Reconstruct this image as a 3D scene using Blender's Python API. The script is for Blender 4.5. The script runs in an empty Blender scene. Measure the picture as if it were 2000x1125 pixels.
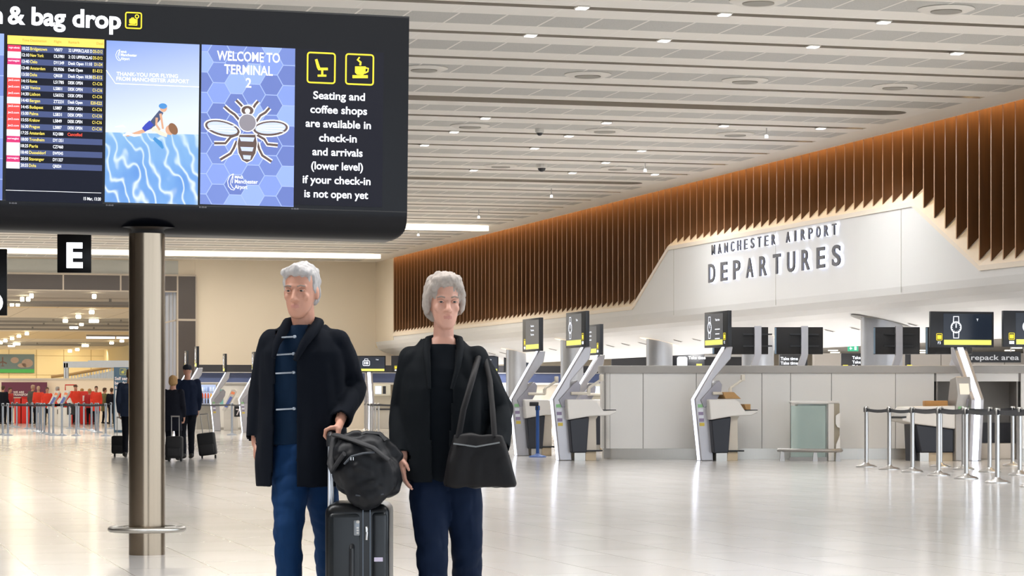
import bpy, bmesh, math, random
from mathutils import Vector, Matrix, noise

# ------------------------------------------------------------------ camera, light, exposure
F = 4900.0            # focal length in pixels of the 2000 px wide frame
CAMH = 1.13           # eye height
HZ = 780.0            # horizon row
VPX = -330.0          # vanishing point of the right hand wall
TH = math.atan((1000 - VPX) / F)
CT, ST = math.cos(TH), math.sin(TH)
scene = bpy.context.scene
COL = scene.collection
random.seed(7)

def W(t, s, h=0.0):
    "hall coordinates: t across to the right, s along the hall, h up"
    return Vector((t * CT - s * ST, t * ST + s * CT, h))

cam_d = bpy.data.cameras.new('camera')
cam_d.sensor_width = 36.0
cam_d.lens = F / 2000 * 36.0
cam_d.shift_y = (HZ - 562.5) / 2000.0
cam_d.clip_end = 600
cam = bpy.data.objects.new('camera', cam_d)
cam.location = (0, 0, CAMH)
cam.rotation_euler = (math.pi / 2, 0, 0)
COL.objects.link(cam)
scene.camera = cam

vs = scene.view_settings
vs.view_transform = 'Standard'
vs.look = 'None'
vs.gamma = 1.0
vs.use_curve_mapping = False
vs.exposure = 0.09
scene.cycles.use_denoising = True
scene.cycles.max_bounces = 8
scene.cycles.sample_clamp_indirect = 6.0

world = bpy.data.worlds.new('daylight')
scene.world = world
world.use_nodes = True
bg = world.node_tree.nodes['Background']
bg.inputs[0].default_value = (0.80, 0.89, 1.0, 1)
bg.inputs[1].default_value = 2.8

HC = 6.6              # hall ceiling height
TW = 20.97            # right hand wall plane
SB = 98.0             # back wall plane
PER = 2.69            # ceiling row period
G0 = 33.6             # a ceiling groove

def area(name, loc, rot, sx, sy, power, color):
    l = bpy.data.lights.new(name, 'AREA')
    l.shape = 'RECTANGLE'
    l.size, l.size_y = sx, sy
    l.energy = power
    l.color = color
    o = bpy.data.objects.new(name, l)
    o.location = loc
    o.rotation_euler = rot
    COL.objects.link(o)
    return o

WARM = (1.0, 0.93, 0.83)
NEUT = (1.0, 0.99, 0.985)
for k in (-8, -2, 16, 22):
    zz = HC - 0.17 if k >= 16 else HC + 0.10
    area('trough_lamp', W(5.0, G0 + PER * k, zz), (0, 0, TH), 26.0, 0.34, {-8: 1800, -2: 650}.get(k, 1450), NEUT if k < 10 else WARM)
DOWN_W = 78.0        # each ceiling downlight
# hidden cove lamp that washes the timber fins from above
area('cove_lamp', W(TW + .20, 62.0, HC + 0.50), (0, 0, TH), 0.26, 72.0, 4200, (1.0, 0.72, 0.38))
# low ceiling behind the check-in island, and the far hall beyond the opening
area('back_area_lamp', W(33, 70, 2.93), (0, 0, TH), 14, 50, 1700, NEUT)
area('soffit_fill', W(24.6, 62, 2.93), (0, 0, TH), 0.6, 70, 3900, NEUT)  # added fill behind the soffit lip, brightens the soffit by floor bounce
for s_ in (112, 136, 160, 184, 208):
    area('far_hall_lamp', W(-2, s_, 5.3), (0, 0, TH), 40, 23.5, 2200, (1.0, 0.89, 0.72))
area('far_wall_fill', W(0, 222.5, 5.3), (math.radians(25), 0, TH), 50, 0.8, 1100, (1.0, 0.90, 0.74))  # added fill that brightens the far wall, no fitting stands here

# ------------------------------------------------------------------ pixel helpers (used to survey the real positions)
def px(x, y, d):
    return Vector(((x - 1000) / F * d, d, CAMH + (HZ - y) / F * d))

def pxh(x, y, h):
    return px(x, y, F * (h - CAMH) / (HZ - y))

def fl(x, y):
    p = px(x, y, F * CAMH / (y - HZ))
    p.z = 0
    return p

def at(x, d):
    return Vector(((x - 1000) / F * d, d, 0))

def hall(p):
    return (p.x * CT + p.y * ST, -p.x * ST + p.y * CT, p.z)

def on_t(x, y, t):
    d = t / ((x - 1000) / F * CT + ST)
    return px(x, y, d)

def on_s(x, y, s):
    d = s / (CT - (x - 1000) / F * ST)
    return px(x, y, d)

def uv(M, x, y):
    "pixel -> local (x, z) on the plane y = 0 of matrix M"
    Mi = M.inverted()
    o = Mi @ Vector((0, 0, CAMH))
    d = Mi.to_3x3() @ Vector(((x - 1000) / F, 1, (HZ - y) / F))
    q = o - d * (o.y / d.y)
    return q.x, q.z

# ------------------------------------------------------------------ materials
def lin(c):
    if isinstance(c, str):
        c = tuple(int(c[i:i + 2], 16) / 255 for i in (0, 2, 4))
    return tuple(v / 12.92 if v <= 0.04045 else ((v + 0.055) / 1.055) ** 2.4 for v in c)

MATS = {}
def mat(name, col='808080', rough=0.5, metal=0.0, emit=0.0, var=0.05, scale=6.0, trans=0.0, spec=0.5, bump=0.0, stretch=None, ior=1.45, alpha=1.0):
    if name in MATS:
        return MATS[name]
    m = bpy.data.materials.new(name)
    m.use_nodes = True
    nt = m.node_tree
    b = nt.nodes['Principled BSDF']
    c = lin(col)
    b.inputs['Roughness'].default_value = rough
    b.inputs['Metallic'].default_value = metal
    b.inputs['Specular IOR Level'].default_value = spec
    b.inputs['Base Color'].default_value = (*c, 1)
    if trans:
        b.inputs['Transmission Weight'].default_value = trans
        b.inputs['IOR'].default_value = ior
    if alpha < 1:
        b.inputs['Alpha'].default_value = alpha
    if emit:
        b.inputs['Base Color'].default_value = (c[0] * .2, c[1] * .2, c[2] * .2, 1)
        b.inputs['Emission Color'].default_value = (*c, 1)
        b.inputs['Emission Strength'].default_value = emit
    elif var:
        tc = nt.nodes.new('ShaderNodeTexCoord')
        n = nt.nodes.new('ShaderNodeTexNoise')
        n.inputs['Scale'].default_value = scale
        n.inputs['Detail'].default_value = 3
        src = tc.outputs['Object']
        if stretch:
            mp = nt.nodes.new('ShaderNodeMapping')
            mp.inputs['Scale'].default_value = stretch
            nt.links.new(src, mp.inputs[0])
            src = mp.outputs[0]
        nt.links.new(src, n.inputs['Vector'])
        r = nt.nodes.new('ShaderNodeMix')
        r.data_type = 'RGBA'
        r.inputs[6].default_value = (*[v * (1 - var) for v in c], 1)
        r.inputs[7].default_value = (*[min(1, v * (1 + var)) for v in c], 1)
        nt.links.new(n.outputs['Fac'], r.inputs[0])
        nt.links.new(r.outputs[2], b.inputs['Base Color'])
        if bump:
            bp = nt.nodes.new('ShaderNodeBump')
            bp.inputs['Strength'].default_value = bump
            bp.inputs['Distance'].default_value = 0.01
            nt.links.new(n.outputs['Fac'], bp.inputs['Height'])
            nt.links.new(bp.outputs[0], b.inputs['Normal'])
    MATS[name] = m
    return m

def mnode(nt, op, a, b=None, c=None):
    n = nt.nodes.new('ShaderNodeMath')
    n.operation = op
    for i, v in enumerate((a, b, c)):
        if v is None:
            continue
        if isinstance(v, (int, float)):
            n.inputs[i].default_value = v
        else:
            nt.links.new(v, n.inputs[i])
    return n.outputs[0]

def mixc(nt, fac, a, b):
    r = nt.nodes.new('ShaderNodeMix')
    r.data_type = 'RGBA'
    for i, v in ((0, fac), (6, a), (7, b)):
        if isinstance(v, (int, float)):
            r.inputs[i].default_value = v
        elif isinstance(v, tuple):
            r.inputs[i].default_value = (*v, 1)
        else:
            nt.links.new(v, r.inputs[i])
    return r.outputs[2]

def floor_mat():
    m = bpy.data.materials.new('polished_floor_tiles')
    m.use_nodes = True
    nt = m.node_tree
    b = nt.nodes['Principled BSDF']
    tc = nt.nodes.new('ShaderNodeTexCoord')
    sp = nt.nodes.new('ShaderNodeSeparateXYZ')
    nt.links.new(tc.outputs['Object'], sp.inputs[0])
    cb = nt.nodes.new('ShaderNodeCombineXYZ')
    nt.links.new(sp.outputs['Y'], cb.inputs['X'])
    nt.links.new(mnode(nt, 'SUBTRACT', sp.outputs['X'], 0.076), cb.inputs['Y'])
    br = nt.nodes.new('ShaderNodeTexBrick')
    br.inputs['Scale'].default_value = 1.0
    br.inputs['Brick Width'].default_value = 1.2
    br.inputs['Row Height'].default_value = 0.6
    br.inputs['Mortar Size'].default_value = 0.004
    br.inputs['Mortar Smooth'].default_value = 0.2
    br.offset = 0.5
    br.inputs['Color1'].default_value = (*lin('d4d2cf'), 1)
    br.inputs['Color2'].default_value = (*lin('cfccc9'), 1)
    br.inputs['Mortar'].default_value = (*lin('a89f94'), 1)
    nt.links.new(cb.outputs[0], br.inputs['Vector'])
    n = nt.nodes.new('ShaderNodeTexNoise')
    n.inputs['Scale'].default_value = 0.9
    n.inputs['Detail'].default_value = 5
    nt.links.new(tc.outputs['Object'], n.inputs['Vector'])
    v = mixc(nt, n.outputs['Fac'], (0.97, 0.97, 0.97), (1.02, 1.02, 1.02))
    mul = nt.nodes.new('ShaderNodeMix')
    mul.data_type = 'RGBA'
    mul.blend_type = 'MULTIPLY'
    mul.inputs[0].default_value = 1
    nt.links.new(br.outputs['Color'], mul.inputs[6])
    nt.links.new(v, mul.inputs[7])
    nt.links.new(mul.outputs[2], b.inputs['Base Color'])
    rr = mnode(nt, 'MULTIPLY_ADD', n.outputs['Fac'], 0.03, 0.13)
    nt.links.new(rr, b.inputs['Roughness'])
    b.inputs['Specular IOR Level'].default_value = 0.34
    bp = nt.nodes.new('ShaderNodeBump')
    bp.inputs['Strength'].default_value = 0.03
    bp.inputs['Distance'].default_value = 0.002
    bp.invert = True
    nt.links.new(br.outputs['Fac'], bp.inputs['Height'])
    nt.links.new(bp.outputs[0], b.inputs['Normal'])
    return m

def panel_mat(name, colr, joint, pitch, off, width=0.02, dots=False):
    "ceiling panel with a bright joint every `pitch` metres across the hall"
    m = bpy.data.materials.new(name)
    m.use_nodes = True
    nt = m.node_tree
    b = nt.nodes['Principled BSDF']
    tc = nt.nodes.new('ShaderNodeTexCoord')
    sp = nt.nodes.new('ShaderNodeSeparateXYZ')
    nt.links.new(tc.outputs['Object'], sp.inputs[0])
    f = mnode(nt, 'FRACT', mnode(nt, 'DIVIDE', mnode(nt, 'ADD', sp.outputs['X'], 100 + off), pitch))
    j = mnode(nt, 'LESS_THAN', f, width / pitch)
    n = nt.nodes.new('ShaderNodeTexNoise')
    n.inputs['Scale'].default_value = 0.35
    nt.links.new(tc.outputs['Object'], n.inputs['Vector'])
    c = lin(colr)
    base = mixc(nt, n.outputs['Fac'], tuple(v * .95 for v in c), tuple(min(1, v * 1.04) for v in c))
    if dots:
        vo = nt.nodes.new('ShaderNodeTexVoronoi')
        vo.inputs['Scale'].default_value = 40
        nt.links.new(tc.outputs['Object'], vo.inputs['Vector'])
        base = mixc(nt, mnode(nt, 'LESS_THAN', vo.outputs['Distance'], 0.25), base, tuple(v * .75 for v in c))
    nt.links.new(mixc(nt, j, base, lin(joint)), b.inputs['Base Color'])
    b.inputs['Roughness'].default_value = 0.55
    return m

def wood_mat(name, dark, light):
    m = bpy.data.materials.new(name)
    m.use_nodes = True
    nt = m.node_tree
    b = nt.nodes['Principled BSDF']
    tc = nt.nodes.new('ShaderNodeTexCoord')
    mp = nt.nodes.new('ShaderNodeMapping')
    mp.inputs['Scale'].default_value = (9, 9, 0.7)
    nt.links.new(tc.outputs['Object'], mp.inputs[0])
    n = nt.nodes.new('ShaderNodeTexNoise')
    n.inputs['Scale'].default_value = 2.0
    n.inputs['Detail'].default_value = 6
    nt.links.new(mp.outputs[0], n.inputs['Vector'])
    nt.links.new(mixc(nt, n.outputs['Fac'], lin(dark), lin(light)), b.inputs['Base Color'])
    b.inputs['Roughness'].default_value = 0.45
    return m

# ------------------------------------------------------------------ text
_TXT = {}
def text_geo(body, bold=0.0, extrude=0.0):
    key = (body, bold, extrude)
    if key in _TXT:
        return _TXT[key]
    cu = bpy.data.curves.new('t', 'FONT')
    cu.body = body
    cu.size = 1.0
    cu.offset = bold
    cu.extrude = extrude
    cu.resolution_u = 4
    o = bpy.data.objects.new('t', cu)
    COL.objects.link(o)
    dg = bpy.context.evaluated_depsgraph_get()
    me = o.evaluated_get(dg).to_mesh()
    vv = [tuple(v.co) for v in me.vertices]
    ff = [tuple(p.vertices) for p in me.polygons]
    o.evaluated_get(dg).to_mesh_clear()
    bpy.data.objects.remove(o)
    bpy.data.curves.remove(cu)
    xs = [v[0] for v in vv] or [0]
    ys = [v[1] for v in vv] or [0]
    r = (vv, ff, min(xs), max(xs), min(ys), max(ys))
    _TXT[key] = r
    return r

CAPH = None

# ------------------------------------------------------------------ mesh builder
class MB:
    def __init__(self, M=None):
        self.v, self.f, self.m, self.sm = [], [], [], []
        self.M = M or Matrix.Identity(4)

    def add(self, verts, faces, mi=0, smooth=False):
        o = len(self.v)
        M = self.M
        self.v += [M @ Vector(p) for p in verts]
        for fc in faces:
            self.f.append([i + o for i in fc])
            self.m.append(mi)
            self.sm.append(smooth)
        return self

    def box(self, x0, x1, y0, y1, z0, z1, mi=0):
        vs_ = [(x, y, z) for z in (z0, z1) for y in (y0, y1) for x in (x0, x1)]
        return self.add(vs_, [(0, 2, 3, 1), (4, 5, 7, 6), (0, 1, 5, 4), (2, 6, 7, 3), (0, 4, 6, 2), (1, 3, 7, 5)], mi)

    def rbox(self, x0, x1, y0, y1, z0, z1, r=0.02, seg=3, mi=0):
        bm = bmesh.new()
        bmesh.ops.create_cube(bm, size=1)
        for v in bm.verts:
            v.co = Vector(((x0 + x1) / 2 + v.co.x * (x1 - x0), (y0 + y1) / 2 + v.co.y * (y1 - y0), (z0 + z1) / 2 + v.co.z * (z1 - z0)))
        bmesh.ops.bevel(bm, geom=bm.edges[:], offset=r, segments=seg, profile=0.5, affect='EDGES')
        bm.verts.index_update()
        self.add([v.co[:] for v in bm.verts], [[v.index for v in f.verts] for f in bm.faces], mi, True)
        bm.free()
        return self

    def prism(self, poly, lo, hi, axis='y', mi=0):
        n = len(poly)
        def P(a, b, c):
            return {'y': (a, c, b), 'z': (a, b, c), 'x': (c, a, b)}[axis]
        vs_ = [P(a, b, lo) for a, b in poly] + [P(a, b, hi) for a, b in poly]
        fs = [list(range(n)), list(range(2 * n - 1, n - 1, -1))]
        fs += [(i, i + n, (i + 1) % n + n, (i + 1) % n) for i in range(n)]
        return self.add(vs_, fs, mi)

    def quad(self, a, b, c, d, mi=0):
        return self.add([a, b, c, d], [(0, 1, 2, 3)], mi)

    def loft(self, rings, mi=0, caps=True, closed=True, smooth=True):
        n = len(rings[0])
        vs_ = [p for r in rings for p in r]
        fs = []
        for i in range(len(rings) - 1):
            for k in range(n if closed else n - 1):
                a, b = i * n + k, i * n + (k + 1) % n
                fs.append((a, b, b + n, a + n))
        if caps:
            fs.append(list(range(n - 1, -1, -1)))
            fs.append([(len(rings) - 1) * n + k for k in range(n)])
        return self.add(vs_, fs, mi, smooth)

    def tube(self, pts, r, n=10, mi=0, caps=True, flat=1.0, closed=False):
        pts = [Vector(p) for p in pts]
        N = len(pts)
        rs = r if isinstance(r, (list, tuple)) else [r] * N
        rings, up = [], None
        for i, p in enumerate(pts):
            if closed:
                d = pts[(i + 1) % N] - pts[i - 1]
            else:
                d = (pts[min(i + 1, N - 1)] - pts[max(i - 1, 0)])
            d.normalize()
            if up is None:
                up = Vector((0, 0, 1)) if abs(d.z) < 0.9 else Vector((0, 1, 0))
            u = d.cross(up)
            if u.length < 1e-5:
                u = d.cross(Vector((1, 0, 0)))
            u.normalize()
            w = u.cross(d).normalized()
            up = w
            rings.append([tuple(p + u * (math.cos(2 * math.pi * k / n) * rs[i] * flat) + w * (math.sin(2 * math.pi * k / n) * rs[i])) for k in range(n)])
        if closed:
            rings.append(rings[0])
            caps = False
        return self.loft(rings, mi, caps)

    def lathe(self, prof, n=20, mi=0, c=(0, 0, 0)):
        rings = [[(c[0] + r * math.cos(2 * math.pi * k / n), c[1] + r * math.sin(2 * math.pi * k / n), c[2] + z) for k in range(n)] for r, z in prof]
        return self.loft(rings, mi)

    def ell(self, c, r, nu=14, nv=9, mi=0, rot=None):
        rings = []
        for j in range(1, nv):
            a = math.pi * j / nv - math.pi / 2
            ring = []
            for k in range(nu):
                b = 2 * math.pi * k / nu
                p = Vector((r[0] * math.cos(a) * math.cos(b), r[1] * math.cos(a) * math.sin(b), r[2] * math.sin(a)))
                if rot:
                    p = rot @ p
                ring.append(tuple(Vector(c) + p))
            rings.append(ring)
        return self.loft(rings, mi)

    def limb(self, pts, rs, n=14, mi=0):
        self.tube(pts, rs, n, mi)
        for p, r in zip(pts, rs):
            self.ell(p, (r, r, r), 12, 8, mi)
        return self

    def poly2(self, pts, y, mi=0):
        return self.add([(a, y, b) for a, b in pts], [list(range(len(pts)))], mi)

    def rect2(self, x0, x1, z0, z1, y, mi=0):
        return self.poly2([(x0, z0), (x1, z0), (x1, z1), (x0, z1)], y, mi)

    def stroke2(self, pts, w, y, mi=0, closed=False):
        n = len(pts)
        L, R = [], []
        for i in range(n):
            if closed:
                a, b = pts[i - 1], pts[(i + 1) % n]
            else:
                a, b = pts[max(i - 1, 0)], pts[min(i + 1, n - 1)]
            dx, dz = b[0] - a[0], b[1] - a[1]
            l = math.hypot(dx, dz) or 1
            ww = w[i] if isinstance(w, (list, tuple)) else w
            nx, nz = -dz / l * ww / 2, dx / l * ww / 2
            L.append((pts[i][0] + nx, y, pts[i][1] + nz))
            R.append((pts[i][0] - nx, y, pts[i][1] - nz))
        m = n if closed else n - 1
        return self.add(L + R, [(i, n + i, n + (i + 1) % n, (i + 1) % n) for i in range(m)], mi)

    def rring2(self, x0, x1, z0, z1, r, w, y, mi=0):
        pts = []
        for cx, cz, a0 in ((x1 - r, z1 - r, 0), (x0 + r, z1 - r, 90), (x0 + r, z0 + r, 180), (x1 - r, z0 + r, 270)):
            for k in range(4):
                a = math.radians(a0 + 30 * k)
                pts.append((cx + r * math.cos(a), cz + r * math.sin(a)))
        return self.stroke2(pts, w, y, mi, True)

    def ellipse2(self, cx, cz, rx, rz, y, mi=0, n=20, a=0.0):
        ca, sa = math.cos(a), math.sin(a)
        return self.poly2([(cx + rx * math.cos(2 * math.pi * k / n) * ca - rz * math.sin(2 * math.pi * k / n) * sa,
                            cz + rx * math.cos(2 * math.pi * k / n) * sa + rz * math.sin(2 * math.pi * k / n) * ca) for k in range(n)], y, mi)

    def text(self, body, x, z, h, y, mi=0, align='L', bold=0.012, wfit=None, xs=1.0, extrude=0.0):
        "cap height h, baseline z, facing -y"
        global CAPH
        if CAPH is None:
            CAPH = text_geo('H')[5]
        vv, ff, x0, x1, y0, y1 = text_geo(body, bold, extrude)
        if not vv:
            return self
        s = h / CAPH
        sx = s * xs
        if wfit:
            sx = wfit / (x1 - x0)
        w = (x1 - x0) * sx
        ox = {'L': x, 'C': x - w / 2, 'R': x - w}[align]
        return self.add([(ox + (p[0] - x0) * sx, y - p[2] * s, z + p[1] * s) for p in vv], ff, mi)

    def build(self, name, mats, parent=None, smooth=None, bevel=0.0, bseg=2, loc=None, rotz=None, solid=None):
        me = bpy.data.meshes.new(name)
        me.from_pydata([tuple(p) for p in self.v], [], self.f)
        if not isinstance(mats, (list, tuple)):
            mats = [mats]
        for m in mats:
            me.materials.append(m)
        me.polygons.foreach_set('material_index', self.m)
        if smooth is None:
            me.polygons.foreach_set('use_smooth', self.sm)
        else:
            me.polygons.foreach_set('use_smooth', [smooth] * len(self.f))
        me.update()
        try:
            me.set_sharp_from_angle(angle=math.radians(42))
        except Exception:
            pass
        o = bpy.data.objects.new(name, me)
        COL.objects.link(o)
        if parent:
            o.parent = parent
        if loc is not None:
            o.location = loc
        if rotz is not None:
            o.rotation_euler = (0, 0, rotz)
        if bevel:
            b = o.modifiers.new('bevel', 'BEVEL')
            b.width = bevel
            b.segments = bseg
            b.limit_method = 'ANGLE'
            b.angle_limit = math.radians(40)
        return o

def tag(o, label, cat, group=None):
    o['label'] = label
    o['category'] = cat
    if group:
        o['group'] = group
    return o

def structure(o):
    o['kind'] = 'structure'
    return o

def thing(name, label, cat, loc=(0, 0, 0), rotz=0.0, group=None):
    o = bpy.data.objects.new(name, None)
    o.empty_display_size = 0.2
    COL.objects.link(o)
    o.location = loc
    o.rotation_euler = (0, 0, rotz)
    return tag(o, label, cat, group)

ORD = ['first', 'second', 'third', 'fourth', 'fifth', 'sixth', 'seventh', 'eighth', 'ninth', 'tenth', 'eleventh', 'twelfth',
       'thirteenth', 'fourteenth', 'fifteenth', 'sixteenth', 'seventeenth', 'eighteenth', 'nineteenth', 'twentieth', 'twenty-first', 'twenty-second']

def dup(root, loc=None, rotz=None):
    r = root.copy()
    COL.objects.link(r)
    for ch in list(root.children):
        c = ch.copy()
        COL.objects.link(c)
        c.parent = r
        for g in ch.children:
            d = g.copy()
            COL.objects.link(d)
            d.parent = c
    if loc is not None:
        r.location = loc
    if rotz is not None:
        r.rotation_euler = (0, 0, rotz)
    return r

# common materials
steel = mat('brushed_steel', 'b9b5ae', 0.32, 1.0, var=0.06, scale=5, stretch=(30, 30, 0.6))
satin = mat('satin_aluminium', 'b4b2b0', 0.42, 0.85, var=0.04, scale=8)
black = mat('black_plastic', '1b1c20', 0.4, var=0.08)
blackgloss = mat('glossy_black_housing', '07080d', 0.3, var=0.06, spec=.22)
white_lam = mat('white_laminate', 'd9d6d0', 0.42, var=0.02)
cream = mat('cream_paint', 'dfd3bf', 0.6, var=0.02, scale=0.7)
greycap = mat('grey_solid_surface', 'b1aeaa', 0.4, var=0.03)
led = mat('white_led_strip', 'e9eeff', emit=3.0)
screen_w = mat('screen_white', 'f4f7ff', emit=1.3)
screen_y = mat('screen_yellow', 'ffe83a', emit=1.05)
screen_dark = mat('screen_dark', '1c222e', 0.25, emit=0.55)
warmlamp = mat('warm_lamp_diffuser', 'fff3da', emit=2.5)
# ------------------------------------------------------------------ structure: floor, ceilings, walls
def hall_obj(mb, name, mats, **k):
    "mesh written in hall coordinates (t, s, h)"
    return mb.build(name, mats, rotz=TH, **k)

m = MB()
m.quad((-40, -20, 0), (60, -20, 0), (60, 240, 0), (-40, 240, 0))
structure(hall_obj(m, 'floor', floor_mat()))

# main ceiling: rows of panels, recessed grooves, light troughs
TM = 20.16            # inner edge of the plaster margin
TL = -14.0
cp_w = panel_mat('ceiling_panel_white', 'f0ece5', 'f6f3ed', 1.41, 0.1, 0.018)
cp_g = panel_mat('ceiling_panel_perforated', 'bcbbb6', 'f0ece5', 0.705, 0.0, 0.03, True)
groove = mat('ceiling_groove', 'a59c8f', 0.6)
plaster = mat('plaster_ceiling', 'ece7de', 0.6, var=0.02, scale=0.5)
TROUGH = (-8, -2, 4, 10, 16, 22)
m = MB()
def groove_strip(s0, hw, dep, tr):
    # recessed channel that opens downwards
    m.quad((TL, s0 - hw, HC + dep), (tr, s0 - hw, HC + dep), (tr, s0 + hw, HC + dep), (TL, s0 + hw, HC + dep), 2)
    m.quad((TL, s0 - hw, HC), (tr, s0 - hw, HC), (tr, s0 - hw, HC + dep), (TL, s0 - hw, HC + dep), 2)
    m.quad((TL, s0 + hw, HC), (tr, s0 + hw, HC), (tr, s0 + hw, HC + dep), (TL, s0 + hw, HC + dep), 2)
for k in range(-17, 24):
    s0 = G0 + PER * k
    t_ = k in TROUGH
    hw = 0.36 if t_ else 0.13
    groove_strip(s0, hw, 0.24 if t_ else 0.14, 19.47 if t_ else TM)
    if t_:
        n = 10   # rounded trough end
        arc = [(19.47 + hw * math.sin(math.pi * i / n), s0 - hw * math.cos(math.pi * i / n)) for i in range(n + 1)]
        m.add([(a, b, HC) for a, b in arc] + [(a, b, HC + .24) for a, b in arc], [(i, i + 1, i + n + 2, i + n + 1) for i in range(n)], 2, True)
        m.add([(a, b, HC + .24) for a, b in arc], [list(range(n + 1))], 2)
        # flat panel round the end
        m.add([(a, b, HC) for a, b in arc] + [(TM, s0 + hw, HC), (TM, s0 - hw, HC)], [list(range(n + 3))], 0)
    nx = PER - (0.36 if (k + 1) in TROUGH else 0.13)
    e = [hw, 0.85, 1.82, nx] if not t_ else [hw, 0.95, 1.82, nx]
    for j, (a, b) in enumerate(zip(e[:-1], e[1:])):
        if s0 + a > SB:
            continue
        m.quad((TL, s0 + a, HC), (TM, s0 + a, HC), (TM, min(SB, s0 + b), HC), (TL, min(SB, s0 + b), HC), 1 if j == 1 else 0)
m.quad((TM, -15, HC), (TW, -15, HC), (TW, SB, HC), (TM, SB, HC), 3)          # plaster margin
m.box(TM + .01, TW, -15, SB, HC + 0.005, HC + 0.08, 3)
m.box(TL, TW + .7, -15, SB + .4, HC + 0.55, HC + 0.65, 3)                    # slab above
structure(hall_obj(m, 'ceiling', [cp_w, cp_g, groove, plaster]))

# right wall: raised panel with bevelled edges, curved soffit below
def s_on_wall(x):
    return hall(on_t(x, 600, TW))[1]
HL, HT = 3.66, 5.10
sA, sB, sC, sD = s_on_wall(1236), s_on_wall(1306), s_on_wall(1783), s_on_wall(1915)
S_END = s_on_wall(769)
edge = [(SB, HL), (S_END, HL), (sA, HL), (sB, HT), (sC, HT), (sD, HL), (22.0, HL)]
def h_edge(s):
    for (s1, h1), (s2, h2) in zip(edge[:-1], edge[1:]):
        if s2 <= s <= s1:
            return h1 + (h2 - h1) * (s1 - s) / (s1 - s2 + 1e-9)
    return HL
wallw = mat('bulkhead_plaster', 'd9d9d8', 0.5, var=0.015, scale=0.4)
lipm = mat('bulkhead_edge_trim', 'e8dccb', 0.5, var=0.02)
m = MB()
SOF = [(TW, HL - .05), (TW, 3.42), (TW + .03, 3.27), (TW + .13, 3.12), (TW + .32, 3.02), (TW + .63, 2.93), (TW + 3.0, 2.42)]
SA_, SB_ = 2.93, (2.93 - 2.42) / (3.0 - .63)
# face panel between lower line and the edge (one polygon with holes of none)
m.add([(TW, s, h) for s, h in edge[1:]] + [(TW, 22.0, 3.42), (TW, S_END, 3.42)], [list(range(len(edge) - 1 + 2))], 0)
ss = (22.0, SB)
for (t1, h1), (t2, h2) in zip(SOF[1:-1], SOF[2:]):
    m.add([(t1, ss[0], h1), (t1, ss[1], h1), (t2, ss[1], h2), (t2, ss[0], h2)], [(0, 1, 2, 3)], 0, True)
t9, h9 = SOF[-1]
m.quad((t9, ss[0], h9), (t9, ss[1], h9), (t9 + .08, ss[1], h9 + .12), (t9 + .08, ss[0], h9 + .12), 0)
m.quad((t9 + .08, ss[0], h9 + .12), (t9 + .08, ss[1], h9 + .12), (t9 + .08, ss[1], 3.2), (t9 + .08, ss[0], 3.2), 0)
# cream pier beside the back corner and wall behind the fins
m.box(TW, TW + .1, S_END + .12, SB, 3.42, HC + .5, 1)
m.box(TW + .42, TW + .5, 20, SB, 3.4, HC + .5, 0)
structure(hall_obj(m, 'wall_right', [wallw, cream]))

# panel joints on the bulkhead (thin grey lines)
m = MB()
for x in (1316, 1515, 1760):
    s_ = s_on_wall(x)
    m.box(TW - .004, TW + .002, s_ - .012, s_ + .012, 3.3, h_edge(s_) - .1, 0)
structure(hall_obj(m, 'trim_2', mat('bulkhead_joint', 'b9b7b0', 0.6)))

# cream lip along the panel edge with a ledge that slopes up to the wall
m = MB()
lip = edge[1:]
for (s1, h1), (s2, h2) in zip(lip[:-1], lip[1:]):
    a, b = (s1, h1), (s2, h2)
    m.quad((TW - .03, a[0], a[1] - .10), (TW - .03, b[0], b[1] - .10), (TW - .03, b[0], b[1]), (TW - .03, a[0], a[1]), 0)
    m.quad((TW - .03, a[0], a[1] - .10), (TW - .03, b[0], b[1] - .10), (TW + .01, b[0], b[1] - .10), (TW + .01, a[0], a[1] - .10), 0)
    m.quad((TW - .03, a[0], a[1]), (TW - .03, b[0], b[1]), (TW + .42, b[0], b[1] + .42), (TW + .42, a[0], a[1] + .42), 0)
structure(hall_obj(m, 'trim_1', lipm))

# timber fins: one screen
m = MB()
sp_ = 0.502
s_ = S_END + .06
FT = TW + .02
while s_ > 24:
    h = h_edge(s_)
    d = .36
    p = [(FT, h + .06), (FT + d, h + .06 + d), (FT + d, HC + .42), (FT, HC + .42)]
    for off, mi in ((-.022, 0), (.022, 0)):
        pass
    n = len(m.v)
    vs_ = [(a, s_ - .02, b) for a, b in p] + [(a, s_ + .02, b) for a, b in p]
    m.add(vs_, [(0, 1, 2, 3), (7, 6, 5, 4), (0, 4, 5, 1), (1, 5, 6, 2)], 0)
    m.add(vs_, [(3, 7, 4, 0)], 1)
    s_ -= sp_
root = thing('timber_fin_screen', 'long dark timber fin screen along the wall above the white departures panel', 'wall screen', W(TW, 60, 3.6), TH)
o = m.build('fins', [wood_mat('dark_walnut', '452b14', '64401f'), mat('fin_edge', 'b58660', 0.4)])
o.parent = root
o.data.transform(Matrix.Translation((-TW, -60, -3.6)))
m = MB()
m.box(.37, .41, 24 - 60, S_END - 60 + .1, .3, HC + .5 - 3.6, 0)
m.build('backing_board', mat('dark_backing', '3a2216', 0.7), root)

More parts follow.
